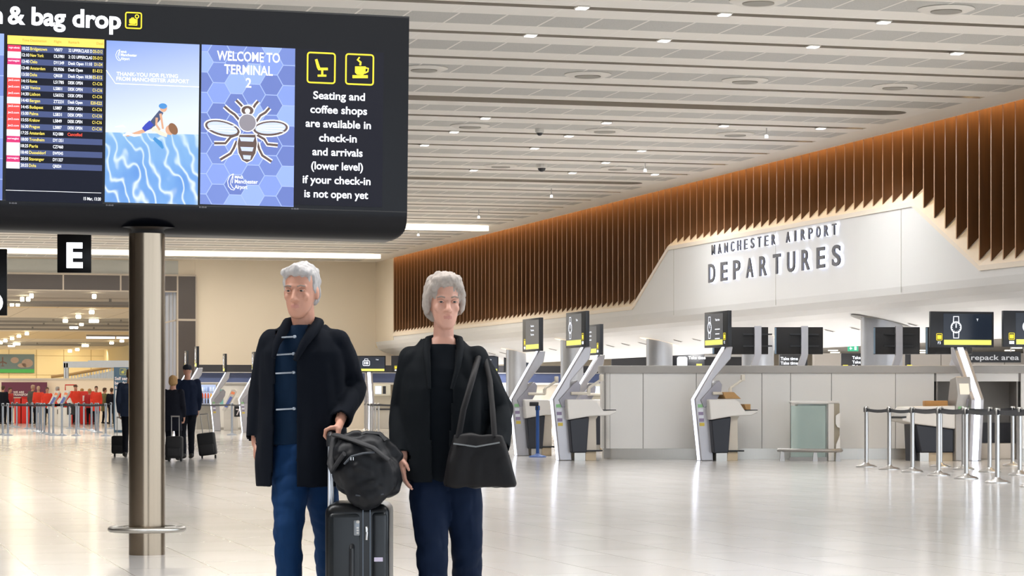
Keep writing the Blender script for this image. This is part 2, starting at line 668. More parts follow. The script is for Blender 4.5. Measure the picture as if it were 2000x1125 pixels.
# back wall with the wide opening on its left
def on_back(x, y):
    return hall(on_s(x, y, SB))
tO = on_back(346, 700)[0]       # right edge of the opening
tF = on_back(381, 700)[0]       # right edge of the dark portal frame
tG = on_back(348, 520)[0]
hH = on_back(200, 538)[2]
hO = on_back(200, 567)[2]
m = MB()
m.box(tF, TW, SB, SB + .4, 0, HC + .6, 0)
m.box(TW, 52, SB, SB + .4, 0, 3.2, 0)
m.box(TL - 8, tF, SB + .02, SB + .4, hH, HC + .6, 0)
m.box(tG - 40, tG, SB - .01, SB + .02, hH + .03, HC - .06, 1)
structure(hall_obj(m, 'wall_back', [cream, mat('grey_upper_panel', 'b9bab4', 0.5, var=.02)]))
brown = mat('bronze_panel', '453d39', 0.4, var=.03, scale=.8)
pline = mat('pale_joint', 'b5a99a', 0.5)
m = MB()
m.box(tO - 40, tO, SB - .12, SB + .4, hO, hH, 0)
m.box(tO, tF, SB - .12, SB + .4, 0, hH, 0)
for x in (123, 235):
    t_ = on_back(x, 550)[0]
    m.box(t_ - .03, t_ + .03, SB - .13, SB - .11, hO, hH, 1)
m.box(tO - .03, tO + .03, SB - .13, SB - .11, 0, hH, 1)
h_ = on_back(360, 625)[2]
m.box(tO, tF, SB - .13, SB - .11, h_ - .04, h_ + .04, 1)
m.box(tO - 40, tF + .03, SB - .14, SB + .02, hH, hH + .07, 1)
m.box(tO - 40, tO, SB - .14, SB - .10, hO - .05, hO, 1)
m.box(tF, tF + .06, SB - .13, SB + .02, 0, hH, 1)
structure(hall_obj(m, 'trim_3', [brown, pline]))
# metal reveal of the opening
m = MB()
m.box(tO, tO + .3, SB + .4, SB + 4.2, 0, hH, 0)
for s_ in (SB + 1.2, SB + 2.4, SB + 3.6):
    m.box(tO - .015, tO + .001, s_ - .02, s_ + .02, 0, hO, 1)
m.box(tO - .015, tO + .001, SB + .4, SB + 4.2, h_ - .03, h_ + .03, 1)
structure(hall_obj(m, 'wall_opening', [mat('blue_grey_metal_panel', '8f9bb4', 0.4, .3, var=.03), pline]))

m = MB()
m.box(TL - .3, TL, -15, SB, 0, HC + .6, 0)  # unseen dark wall, added to darken the column's reflections and stop side daylight
for i in range(30):
    m.box(TL, TL + .01, -13 + i * 3.7, -12.94 + i * 3.7, 0, HC, 1)
structure(hall_obj(m, 'wall_left_unseen', [brown, pline]))

# far hall behind the opening
HF = 5.55
farp = panel_mat('far_ceiling_panel', 'efe2cf', 'c0b09a', 2.6, 0, 0.05)
farw = panel_mat('far_ceiling_warm', 'f0d9ae', 'c4ac84', 2.6, 1.3, 0.05)
fard = mat('far_ceiling_grey', 'b9b3ac', 0.6, var=.05)
m = MB()
def s_far(y):
    return hall(pxh(150, y, HF))[1]
bands = [(567, 578, 2), (578, 592, 2), (592, 602, 1), (602, 612, 0), (612, 621, 0), (621, 641, 2), (641, 648, 0), (648, 662, 1), (662, 668, 0), (668, 676, 2), (676, 692, 0)]
for y0, y1, mi in bands:
    a = max(SB + .4, s_far(y0)) if y0 > 567 else SB + .4
    m.quad((-45, a, HF), (30, a, HF), (30, s_far(y1), HF), (-45, s_far(y1), HF), mi)
m.quad((-45, s_far(692), HF), (30, s_far(692), HF), (30, 240, HF), (-45, 240, HF), 0)
structure(hall_obj(m, 'ceiling_far', [farp, farw, fard]))
m = MB()
SFAR = 226.0
m.box(-45, 34, SFAR, SFAR + .4, 0, HF, 0)
for i in range(30):
    t_ = -40 + i * 2.4
    m.box(t_ - .03, t_ + .03, SFAR - .02, SFAR, 0, HF, 1)
for h_ in (1.9, 3.3, 5.0):
    m.box(-45, 34, SFAR - .02, SFAR, h_ - .02, h_ + .02, 1)
structure(hall_obj(m, 'wall_far', [mat('far_cream_cladding', 'e2cf9f', 0.6, var=.03), mat('far_cladding_joint', 'b19a6c', .6)]))
m = MB()
m.box(23.5, 23.9, SB + 4.2, SFAR, 0, HF, 0)
for i in range(14):
    m.box(23.45, 23.5, 150 + i * 3.2, 151 + i * 3.2, 4.0, 5.1, 1)
structure(hall_obj(m, 'wall_far_right', [mat('far_cream_cladding'), mat('dark_window_slot', '4a4238', .4)]))
# beams and service trays hanging under the far ceiling
beamm = mat('grey_roof_beam', 'a8a4a0', 0.5, .2)
m = MB()
for y, hh in ((583, .25), (591, .2), (624, .2), (631, .2), (639, .2), (670, .2)):
    s_ = s_far(y)
    m.box(-45, 19, s_ - .12, s_ + .12, HF - hh, HF - hh + .12, 0)
    for i in range(16):
        m.box(-40 + i * 3.7, -39.9 + i * 3.7, s_ - .08, s_ + .08, HF - hh + .12, HF, 0)
structure(hall_obj(m, 'trim_4', beamm))

# lower ceiling of the area behind the soffit
m = MB()
HB = 3.0
low = panel_mat('low_ceiling_strip', 'c9c3ba', 'a9a298', 2.4, 0, 0.02)
for i in range(56):
    s_ = 20 + i * 1.4
    m.quad((TW + 2.9, s_, HB), (52, s_, HB), (52, s_ + 1.32, HB), (TW + 2.9, s_ + 1.32, HB), 0)
    m.quad((TW + 2.9, s_ + 1.32, HB + .06), (52, s_ + 1.32, HB + .06), (52, s_ + 1.4, HB + .06), (TW + 2.9, s_ + 1.4, HB + .06), 1)
m.box(TW + 2.9, 52, 20, SB, HB + .08, HB + .16, 1)
structure(hall_obj(m, 'ceiling_low', [low, groove]))
m = MB()
m.box(52, 52.3, 20, SB, 0, 3.2, 0)
structure(hall_obj(m, 'wall_side', mat('grey_wall_panel', 'b3aca3', .6)))

# ------------------------------------------------------------------ ceiling fittings
def row_labels(pts, tol=7):
    "names each point by its row from the top and its place in the row"
    rows = []
    for i, (x, y) in sorted(enumerate(pts), key=lambda q: q[1][1] - 0.028 * q[1][0]):
        k = y - 0.028 * x
        for r in rows:
            if abs(r[0] - k) < tol:
                r[1].append((x, i))
                break
        else:
            rows.append([k, [(x, i)]])
    out = {}
    for ri, (k, items) in enumerate(rows):
        items.sort()
        for ci, (x, i) in enumerate(items):
            out[i] = (ri, ci, len(items))
    return out

def place(ri, ci, n):
    if n == 1:
        return 'alone in the %s row from the top' % ORD[ri]
    return '%s from the left in the %s row from the top' % (ORD[ci], ORD[ri])

DL = [(1137, 13), (1415, 26), (1726, 41), (1036, 67), (1297, 77), (1588, 89), (1869, 102), (948, 229), (1185, 238), (1414, 244), (1603, 249),
      (1111, 264), (887, 256), (829, 282), (1044, 288), (1253, 293), (925, 331), (1118, 336), (1183, 316), (1279, 339)]
lab = row_labels(DL)
ring_m = mat('lamp_trim_ring', 'e6e2da', .4)
bulb_m = mat('lamp_lens', 'ffffff', emit=4.0)
proto = None
for i, (x, y) in enumerate(DL):
    p = pxh(x, y, HC)
    lb = 'small ceiling downlight, ' + place(*lab[i])
    if proto is None:
        proto = thing('ceiling_downlight', lb, 'ceiling light', p, TH, 'downlights in the ceiling grooves')
        m = MB(); m.rbox(-.095, .095, -.10, .10, -.022, -.002, .008, 2); m.build('trim_ring', ring_m, proto)
        m = MB(); m.rbox(-.075, .075, -.085, .085, -.034, -.022, .005, 2); m.build('lens', bulb_m, proto)
    else:
        dup(proto, p)['label'] = lb
    l = area('downlight_lamp', p - Vector((0, 0, .045)), (0, 0, TH), .15, .17, DOWN_W, NEUT)

VT = [(1481, 1), (1848, 17), (828, 133), (1148, 145), (1455, 156), (1748, 168), (918, 245), (1181, 254), (1436, 261), (978, 323), (1206, 328), (1318, 4)]
VT = VT[:11]
lab = row_labels(VT, 12)
proto = None
for i, (x, y) in enumerate(VT):
    p = pxh(x, y, HC)
    lb = 'round ceiling diffuser, ' + place(*lab[i])
    if proto is None:
        proto = thing('round_air_diffuser', lb, 'air vent', p, TH, 'round diffusers in the grey ceiling panels')
        m = MB(); m.lathe([(.10, -.012), (.36, -.012), (.40, -.004), (.40, -.012), (.30, -.05), (.24, -.035), (.10, -.035)], 28); m.build('rim', mat('diffuser_white', 'e4e0d8', .5), proto)
        m = MB(); m.lathe([(.0, -.05), (.22, -.05), (.22, -.016), (0, -.016)], 24); m.build('grille', mat('diffuser_dark', '9a968d', .6), proto)
    else:
        dup(proto, p)['label'] = lb

def dome_camera(x, y, label, h=HC, r=.13):
    r_ = thing('dome_camera', label, 'security camera', pxh(x, y, h), 0)
    m = MB(); m.lathe([(0, 0), (r, 0), (r, -.07), (r * .8, -.09), (0, -.09)], 18); m.build('housing', white_lam, r_)
    m = MB(); m.ell((0, 0, -.085), (r * .72, r * .72, r * .7), 16, 10); m.build('dome', black, r_)
dome_camera(1058, 321, 'white dome security camera under the middle of the hall ceiling')
dome_camera(1054, 251, 'small pale camera dome between the ceiling diffusers', r=.09)

SP = [(1497, 262), (1260, 329), (1077, 380), (935, 421), (817, 456)]
proto = None
for i, (x, y) in enumerate(SP):
    p = pxh(x, y - 12, HC)
    lb = 'bright hanging spotlight by the timber wall, ' + ORD[i] + ' from the right'
    dz = (12 / F) * p.y
    r_ = thing('pendant_spotlight', lb, 'ceiling light', p, 0, 'bright pendant spots along the timber wall')
    m = MB(); m.tube([(0, 0, 0), (0, 0, -dz)], .012, 6); m.build('rod', satin, r_)
    m = MB(); m.lathe([(0, -dz - .01), (.03, -dz - .015), (.036, -dz - .075), (0, -dz - .075)], 12); m.build('lamp_head', bulb_m, r_)

# long light bars in two troughs
for k, name in ((16, 'long warm light bar in the ceiling, the one ending right beside the board'), (22, 'long warm light bar in the ceiling running behind the letter sign')):
    r_ = thing('linear_ceiling_light', name, 'ceiling light', W(5, G0 + PER * k, HC), TH, 'long light bars in the ceiling troughs')
    m = MB()
    hw = .2
    n = 8
    e = [(14.6 + hw * 2.2 * math.sin(math.pi * i / n), -hw * math.cos(math.pi * i / n)) for i in range(n + 1)]
    m.prism([(-16, -hw)] + e + [(-16, hw)], -.15, .05, 'z')
    m.build('diffuser', warmlamp, r_)
    m = MB(); m.box(-16.1, 14.5, -.3, .3, .05, .12); m.build('housing', satin, r_)

# lights of the far hall
FLT = [(325, 297), (413, 296), (175, 374), (260, 374), (460, 245), (1380, 253), (1343, 493), (1148, 562), (958, 624), (1340, 628), (1410, 628), (1193, 677),
       (1050, 720), (1115, 720), (393, 820), (277, 858), (177, 893), (78, 927), (8, 957), (145, 998), (190, 998), (220, 975), (268, 975), (1225, 1000), (1268, 1000),
       (1635, 960), (1785, 930), (1132, 1062), (1025, 1085), (923, 1105), (830, 1118)]
proto = None
order = sorted(range(len(FLT)), key=lambda i: (round(FLT[i][1] / 40), FLT[i][0]))
rank = {}
rows = {}
for i in order:
    rows.setdefault(round(FLT[i][1] / 40), []).append(i)
for ri, key in enumerate(sorted(rows)):
    for ci, i in enumerate(sorted(rows[key], key=lambda q: FLT[q][0])):
        rank[i] = (ri, ci, len(rows[key]))
for i, (x, y) in enumerate(FLT):
    p = pxh(x / 7.5, 540 + y / 7.5 - 2, HF)
    lb = 'far hall lamp, ' + place(*rank[i])
    w = (85 if 480 < y < 640 else 68) / 7.5 / F * p.y / 2.4
    if proto is None:
        proto = thing('far_hall_lamp', lb, 'ceiling light', p, TH, 'lamps under the far hall ceiling')
        m = MB(); m.rbox(-.5, .5, -.35, .35, -.24, -.06, .08, 3); m.build('diffuser', mat('far_lamp_glow', 'fff0c8', emit=14), proto)
        m = MB(); m.box(-.3, .3, -.2, .2, -.06, 0); m.build('housing', satin, proto)
        proto.scale = (w / .5, w / .5, 1)
    else:
        d = dup(proto, p)
        d.scale = (w / .5, w / .5, 1)
        d['label'] = lb
p = pxh(226, 654, HF)
r_ = thing('fluorescent_tube_light', 'long white tube light under the far hall ceiling beside the steel column', 'ceiling light', p, TH)
m = MB()
for a in (-2.0, .05):
    m.tube([(a, 0, -.2), (a + 1.95, 0, -.2)], .07, 8)
m.build('tube', mat('cold_tube', 'e8f0ff', emit=1.6), r_)
m = MB(); m.box(-2.0, 2.0, -.08, .08, -.13, -.01); m.build('housing', satin, r_)
# ------------------------------------------------------------------ the information board on its steel column
pb = fl(287, 1083)
board = thing('flight_information_board', 'large black flight information board with bright screens on a round steel column', 'information board', pb, 0)
m = MB()
m.lathe([(.131, 0), (.131, 2.35)], 48)
m.build('column', mat('column_steel', '948674', 0.2, 1.0, var=0.05, scale=4, stretch=(40, 40, .3)), board)
m = MB()
R = .262
m.tube([(R * math.cos(2 * math.pi * i / 40), R * math.sin(2 * math.pi * i / 40), .187) for i in range(40)], .021, 10, closed=True)
for a in (40, 140, 270):
    a = math.radians(a)
    m.tube([(.12 * math.cos(a), .12 * math.sin(a), .187), (R * math.cos(a), R * math.sin(a), .187)], .011, 8)
m.build('bumper_ring', steel, board)
PH = math.radians(14)
RY = Matrix.Rotation(.011, 4, 'Y')
FACE = -.20
MBW = Matrix.Translation(pb) @ Matrix.Rotation(PH, 4, 'Z') @ RY @ Matrix.Translation((0, FACE, 0))
ML = Matrix.Rotation(PH, 4, 'Z') @ RY @ Matrix.Translation((0, FACE, 0))     # board face -> local frame of the thing
def bp(x, y):
    return uv(MBW, x, y)
uR = bp(797, 250)[0]
zT = bp(500, 21)[1]
zB = bp(500, 405)[1]
uL = bp(0, 250)[0] - 2.2
rr = .205
prof = [(0.0, zB)] + [(rr - rr * math.cos(math.pi / 2 * i / 10), zB - rr * math.sin(math.pi / 2 * i / 10)) for i in range(1, 11)] + [(.42, zB - rr), (.42, zT), (0, zT)]
m = MB(ML)
n_ = len(prof)
rings = []
rc = .10
for du, sc in [(0, None)] + [(.0, i) for i in range(0)]:
    rings.append([(uL, a, b) for a, b in prof])
for i in range(0, 9):
    # rounded lower right corner
    u = uR - rc + rc * math.sin(math.pi / 2 * i / 8)
    lift = rc * (1 - math.cos(math.pi / 2 * i / 8))
    rings.append([(u, a, b if b >= zB - 1e-6 else max(b, zB - rr + lift)) for a, b in prof])
m.loft(rings, 0)
m.build('housing', blackgloss, board)
m = MB(ML)
m.box(uL, uR - .002, -.004, .01, zB - .006, zB + .002, 0)
m.box(uL, uR, -.002, .3, zT, zT + .012, 0)
m.build('seam', mat('seam_black', '08080a', .5), board)
m = MB()
m.lathe([(.133, 2.335), (.142, 2.352), (.165, 2.365), (.23, 2.375)], 40)
m.build('collar', blackgloss, board)

# header lettering and pictogram
hdr = mat('header_letter_glow', 'f6f8ff', emit=2.2)
yel = mat('pictogram_yellow', 'ffe61e', emit=1.2)
m = MB(ML)
x0, z0 = bp(15, 46); x1, _ = bp(236, 53)
hcap = bp(60, 15)[1] - bp(60, 48)[1]
m.text('& bag drop', x0, z0, hcap, -.012, 0, bold=.03, wfit=x1 - x0)
x2 = bp(5, 40)[0]
m.text('Check-in', x2, z0, hcap, -.012, 0, align='R', bold=.03)
m.build('header_lettering', hdr, board)
m = MB(ML)
a, b = bp(245, 55); c, d = bp(276, 24)
w_ = c - a
m.rring2(a, c, b, b + w_, .012, .009, -.012)
def bag_icon(m, cx, cz, s, y, mi=0):
    m.rect2(cx - .34 * s, cx + .26 * s, cz - .36 * s, cz - .28 * s, y, mi)
    m.rring2(cx - .26 * s, cx + .14 * s, cz - .2 * s, cz + .08 * s, .05 * s, .09 * s, y, mi)
    m.rect2(cx - .26 * s, cx + .14 * s, cz - .2 * s, cz + .08 * s, y - .0005, mi)
    m.stroke2([(cx - .14 * s, cz + .08 * s), (cx - .14 * s, cz + .18 * s), (cx + .02 * s, cz + .18 * s), (cx + .02 * s, cz + .08 * s)], .06 * s, y, mi)
    m.stroke2([(cx + .24 * s, cz - .32 * s), (cx + .24 * s, cz + .2 * s)], .07 * s, y, mi)
    pts = [(cx + .24 * s + .12 * s * math.cos(i * math.pi / 6), cz + .3 * s + .12 * s * math.sin(i * math.pi / 6)) for i in range(12)]
    m.stroke2(pts, .07 * s, y, mi, True)
bag_icon(m, (a + c) / 2, b + w_ / 2, w_ * .9, -.012)
m.build('header_pictogram', yel, board)

# flight list screen
navy = mat('screen_navy', '10152a', .4, emit=.55, spec=.15)
row_m = mat('screen_row_blue', '37477c', .3, emit=.8)
def screen_rect(name, tl, br, mats, gen=False):
    (u0, z1), (u1, z0) = bp(*tl), bp(*br)
    m = MB(ML)
    m.box(u0, u1, -.006, .0, z0, z1, 0)
    o = m.build(name, mats, board)
    return o, u0, u1, z0, z1

o, u0, u1, z0, z1 = screen_rect('flight_list_screen', (14.5, 69), (200, 398), navy)
H_ = z1 - z0
hd = .062
m = MB(ML)
m.rect2(u0, u1, z1 - hd, z1, -.007)
m.build('header_bar', mat('screen_header_yellow', 'ffd75a', emit=1.0), o)
FL = [('10:25', 'Bridgetown', 'VS077', '32 UPPERCLASS D', 'D5-D12', 'v'), ('12:10', 'New York', 'DL5981', '2: D2 UPPERCLAS', 'D5-D12', 'w'), ('13:40', 'Oslo', 'DY1349', 'Desk Open 11:10', 'D1-D4', 'n'),
      ('13:40', 'Amsterdam', 'DL9506', 'Desk Open', 'E1-E12', 'w'), ('13:50', 'Doha', 'QR028', 'Desk Open 10:30', 'E5-E12', 'w'), ('14:15', 'Rome', 'LS1785', 'DESK OPEN', 'C1-C16', 'j'),
      ('14:20', 'Venice', 'LS801', 'DESK OPEN', 'C1-C16', 'j'), ('14:30', 'Lisbon', 'LS6552', 'DESK OPEN', 'C1-C16', 'j'), ('14:40', 'Bergen', 'ZT2231', 'Desk Open', 'E20-E22', 'w'),
      ('14:45', 'Budapest', 'LS887', 'DESK OPEN', 'C1-C16', 'j'), ('15:00', 'Palma', 'LS831', 'DESK OPEN', 'C1-C16', 'j'), ('15:55', 'Krakow', 'LS849', 'DESK OPEN', 'C1-C16', 'j'),
      ('16:30', 'Prague', 'LS887', 'DESK OPEN', 'C1-C16', 'j'), ('17:25', 'Amsterdam', 'KQ1080', 'Cancelled', '', 'w'), ('18:00', 'Trondheim', 'DY1351', '', '', 'n'), ('18:25', 'Paris', 'CZ7460', '', '', 'w'),
      ('18:40', 'Dusseldorf', 'EW9345', '', '', 'w'), ('20:50', 'Stavanger', 'DY1327', '', '', 'n'), ('20:55', 'Doha', 'QR024', '', '', 'w')]
Wd = u1 - u0
rh = (H_ * .745) / 19
ch = rh * .46
top = z1 - hd - .006
sy_m = mat('screen_text_yellow', 'f7e15a', emit=1.1)
row_mats = [row_m, screen_w, sy_m, mat('screen_text_red', 'ff4a2c', emit=1.1), mat('logo_crimson', 'd81450', emit=.95), mat('logo_white', 'f8f8fb', emit=1.0), mat('logo_magenta', 'd3186c', emit=.95), mat('logo_red', 'ee3a35', emit=.95)]
for i, (t_, d_, f_, r_, k_, lg) in enumerate(FL):
    m = MB(ML)
    zb = top - (i + 1) * rh
    if i % 2 == 0:
        m.rect2(u0 + Wd * .145, u1 - .006, zb + .002, zb + rh - .002, -.007, 0)
    m.rect2(u0 + .002, u0 + Wd * .14, zb, zb + rh, -.0075, {'v': 4, 'w': 5, 'n': 6, 'j': 7}[lg])
    lw = {'j': 'Jet2.com', 'n': 'norwegian', 'v': 'virgin atlantic'}.get(lg)
    if lw:
        m.text(lw, u0 + Wd * .07, zb + rh * .48, ch * .62, -.0085, 1, 'C', .005, wfit=Wd * .115)
    zt = zb + rh * .32
    m.text(t_, u0 + Wd * .15, zt, ch, -.009, 1, wfit=Wd * .075)
    m.text(d_, u0 + Wd * .235, zt, ch, -.009, 2, wfit=Wd * .0165 * len(d_) + Wd * .008)
    m.text(f_, u0 + Wd * .48, zt, ch, -.009, 1, wfit=Wd * .0175 * len(f_))
    if r_:
        m.text(r_, u0 + Wd * .63, zt, ch, -.009, 3 if r_ == 'Cancelled' else 1, wfit=Wd * .0158 * len(r_) + Wd * .008)
    if k_:
        m.text(k_, u1 - .012, zt, ch, -.009, 2, 'R', wfit=Wd * .0165 * len(k_))
    m.build('flight_row', row_mats, o)
m = MB(ML)
m.text('15 Mar, 13:20', u1 - .012, z0 + .022, ch, -.009, 0, 'R', wfit=Wd * .18)
m.build('date_lettering', screen_w, o)
m = MB(ML)
m.rect2(u0, u1 - .01, z0 + .075, z0 + .078, -.008)
m.build('footer_line', screen_w, o)
m = MB(ML)
for wd, fx in (('Time', .15), ('Destination', .235), ('Flight', .48), ('Remark', .63), ('Desk', .92)):
    m.text(wd, u0 + Wd * fx, z1 - hd * .62, ch * .8, -.009, 0, bold=.0)
m.build('header_lettering', mat('screen_text_ochre', 'c09a1e', emit=.8), o)

# holiday advert screen: sky, sea and two bathers
def advert_mat():
    m = bpy.data.materials.new('advert_picture')
    m.use_nodes = True
    nt = m.node_tree
    b = nt.nodes['Principled BSDF']
    tc = nt.nodes.new('ShaderNodeTexCoord')
    sp = nt.nodes.new('ShaderNodeSeparateXYZ')
    nt.links.new(tc.outputs['Generated'], sp.inputs[0])
    v = sp.outputs['Z']; u = sp.outputs['X']
    # sea ripples
    mp = nt.nodes.new('ShaderNodeMapping')
    mp.inputs['Scale'].default_value = (2.2, 1, 2.6)
    nt.links.new(tc.outputs['Generated'], mp.inputs[0])
    n = nt.nodes.new('ShaderNodeTexNoise'); n.inputs['Scale'].default_value = 1.6; n.inputs['Detail'].default_value = 2
    nt.links.new(mp.outputs[0], n.inputs['Vector'])
    wv = nt.nodes.new('ShaderNodeTexWave')
    wv.bands_direction = 'DIAGONAL'; wv.inputs['Scale'].default_value = 1.3; wv.inputs['Distortion'].default_value = 14; wv.inputs['Detail'].default_value = 1.5; wv.inputs['Detail Scale'].default_value = 1.3
    nt.links.new(mp.outputs[0], wv.inputs['Vector'])
    caust = mnode(nt, 'POWER', wv.outputs['Fac'], 6.0)
    sea = mixc(nt, n.outputs['Fac'], lin('2a78d8'), lin('8cc4f4'))
    sea = mixc(nt, mnode(nt, 'MULTIPLY', caust, .85), sea, lin('eefaff'))
    far = mnode(nt, 'MULTIPLY', mnode(nt, 'SUBTRACT', v, .18), 3.0)
    cl = nt.nodes.new('ShaderNodeClamp'); nt.links.new(far, cl.inputs[0])
    sea = mixc(nt, mnode(nt, 'MULTIPLY', cl.outputs[0], .55), sea, lin('9cd0ee'))
    rm = nt.nodes.new('ShaderNodeMapRange')
    rm.inputs['From Min'].default_value = .44; rm.inputs['From Max'].default_value = 1.0
    nt.links.new(mnode(nt, 'ADD', v, mnode(nt, 'MULTIPLY', u, -.12)), rm.inputs['Value'])
    sky = mixc(nt, rm.outputs[0], lin('e6f1ff'), lin('7f9ff0'))
    c = mixc(nt, mnode(nt, 'GREATER_THAN', v, .435), sea, sky)
    b.inputs['Base Color'].default_value = (.02, .02, .02, 1)
    nt.links.new(c, b.inputs['Emission Color'])
    b.inputs['Emission Strength'].default_value = 1.0
    b.inputs['Roughness'].default_value = .3
    return m
o, u0, u1, z0, z1 = screen_rect('advert_screen', (208, 79), (386, 400), advert_mat())
m = MB(ML)
Wd, H_ = u1 - u0, z1 - z0
m.text('THANK-YOU FOR FLYING', u0 + Wd * .11, z0 + H_ * .785, .026, -.008, 0, wfit=Wd * .66)
m.text('FROM MANCHESTER AIRPORT', u0 + Wd * .11, z0 + H_ * .755, .026, -.008, 0, wfit=Wd * .78)
m.stroke2([(u0, z0 + H_ * .815), (u0 + Wd * .1, z0 + H_ * .735), (u1, z0 + H_ * .735)], .005, -.008)
def mag_logo(m, x, z, s, y, mi=0):
    m.stroke2([(x + .34 * s, z + .5 * s), (x + .12 * s, z + .36 * s), (x, z + .05 * s), (x + .06 * s, z - .24 * s), (x + .22 * s, z - .42 * s), (x + .40 * s, z - .44 * s)], .035 * s, y, mi)
    m.stroke2([(x + .34 * s, z + .5 * s), (x + .2 * s, z + .1 * s), (x + .18 * s, z - .1 * s), (x + .30 * s, z - .3 * s), (x + .44 * s, z - .40 * s)], .035 * s, y, mi)
    m.stroke2([(x + .34 * s, z + .5 * s), (x + .3 * s, z + .1 * s), (x + .28 * s, z - .05 * s)], .03 * s, y, mi)
    m.text('MAG', x + .42 * s, z + .24 * s, .15 * s, y, mi, bold=.03)
    m.text('Manchester', x + .42 * s, z - .04 * s, .22 * s, y, mi, bold=.015, wfit=1.35 * s)
    m.text('Airport', x + .42 * s, z - .36 * s, .22 * s, y, mi, bold=.015, wfit=.74 * s)
m.build('slogan_lettering', screen_w, o)
m = MB(ML)
mag_logo(m, u0 + Wd * .1, z0 + H_ * .91, .085, -.008)
m.build('airport_logo', screen_w, o)
m = MB(ML)
def A(px_, py_):
    return bp(px_, py_)
def limb2(p, w, mi, y):
    q = [A(*a) for a in p]
    m.stroke2(q, [bp(x_ + 1, 200)[0] * 0 + v_ / 268 for x_, v_ in zip([0] * len(w), w)], y, mi)
limb2([(315, 218), (306, 232), (294, 246), (284, 252)], [9, 13, 12, 8], 1, -.0085)        # torso of the child (dark swim top)
limb2([(292, 243), (280, 256), (262, 262), (246, 265)], [9, 7, 6, 4], 0, -.0083)          # legs
limb2([(296, 240), (288, 247), (280, 254)], [12, 12, 9], 2, -.0087)                        # shorts
limb2([(313, 222), (316, 238), (318, 252)], [5, 4, 4], 0, -.0088)
limb2([(306, 230), (305, 244), (312, 254)], [5, 4, 4], 0, -.0088)
q = A(319, 211); m.ellipse2(q[0], q[1], .026, .030, -.0088, 0)
q = A(318, 207.5); m.ellipse2(q[0], q[1], .030, .020, -.009, 3)
limb2([(303, 252), (313, 260), (326, 265)], [10, 8, 7], 4, -.0086)                         # arms of the parent
limb2([(297, 250), (302, 255)], [8, 10], 4, -.0086)
q = A(332, 254); m.ellipse2(q[0], q[1], .034, .036, -.0089, 0)
q = A(338, 252); m.ellipse2(q[0], q[1], .030, .045, -.0091, 5, a=.5)
limb2([(240, 265), (250, 261), (262, 265), (275, 264)], [3, 6, 5, 3], 6, -.0092)
limb2([(300, 270), (312, 280), (318, 290)], [6, 9, 4], 7, -.0082)
limb2([(225, 248), (240, 246), (245, 249)], [2, 4, 1], 6, -.0082)
m.build('bathers_picture', [mat('ad_skin', 'd9a482', emit=.9), mat('ad_swim_top', '3a4a72', emit=.8), mat('ad_shorts', '2036b4', emit=.9), mat('ad_goggles', '3a8ad0', emit=.9), mat('ad_skin_light', 'f0d8c4', emit=.95),
                            mat('ad_hair', '8a5a34', emit=.8), mat('ad_foam', 'f2fbff', emit=1.0), mat('ad_deep_blue', '2f86c8', emit=.9)], o)

# welcome screen with honeycomb and bee
def honey(m, u0, u1, z0, z1, y, seed):
    rnd = random.Random(seed)
    R_ = .085
    dx, dz = R_ * 1.5, R_ * math.sqrt(3)
    i = -1
    def clip(poly):
        for ax, lim, sg in ((0, u0, 1), (0, u1, -1), (1, z0, 1), (1, z1, -1)):
            out = []
            for a, b in zip(poly, poly[1:] + poly[:1]):
                ia, ib = sg * (a[ax] - lim) >= 0, sg * (b[ax] - lim) >= 0
                if ia:
                    out.append(a)
                if ia != ib:
                    f = (lim - a[ax]) / (b[ax] - a[ax])
                    out.append((a[0] + (b[0] - a[0]) * f, a[1] + (b[1] - a[1]) * f))
            poly = out
            if not poly:
                return poly
        return poly
    while u0 + i * dx - R_ < u1:
        j = -1
        while z0 + j * dz - R_ < z1:
            cx, cz = u0 + i * dx, z0 + j * dz + (dz / 2 if i % 2 else 0)
            p = clip([(cx + R_ * .955 * math.cos(math.pi / 3 * k), cz + R_ * .955 * math.sin(math.pi / 3 * k)) for k in range(6)])
            if len(p) > 2:
                m.poly2(p, y, rnd.choice([0, 0, 1, 1, 2, 3]))
            j += 1
        i += 1
hexm = [mat('hex_blue_a', '6f86cf', emit=.85), mat('hex_blue_b', '6479c2', emit=.85), mat('hex_blue_c', '7f98e0', emit=.9), mat('hex_blue_d', '8fa9ee', emit=.95)]
welc = mat('welcome_screen_blue', '9fb4f4', emit=.95)
o, u0, u1, z0, z1 = screen_rect('welcome_screen', (394, 87), (573, 404), welc)
m = MB(ML)
honey(m, u0, u1, z0, z1, -.007, 3)
m.build('honeycomb_pattern', hexm, o)
m = MB(ML)
for wd, yy, ww in (('WELCOME TO', 120, 123), ('TERMINAL', 146, 95), ('2', 171, 11)):
    a = bp(485, yy)
    m.text(wd, a[0], a[1], .066, -.009, 0, 'C', bold=.016, wfit=ww / 268)
    m.build('text_line', screen_w, o)
    m = MB(ML)
a = bp(444, 356)
mag_logo(m, a[0], a[1], .125, -.009)
m.build('airport_logo', screen_w, o)
m = MB(ML)
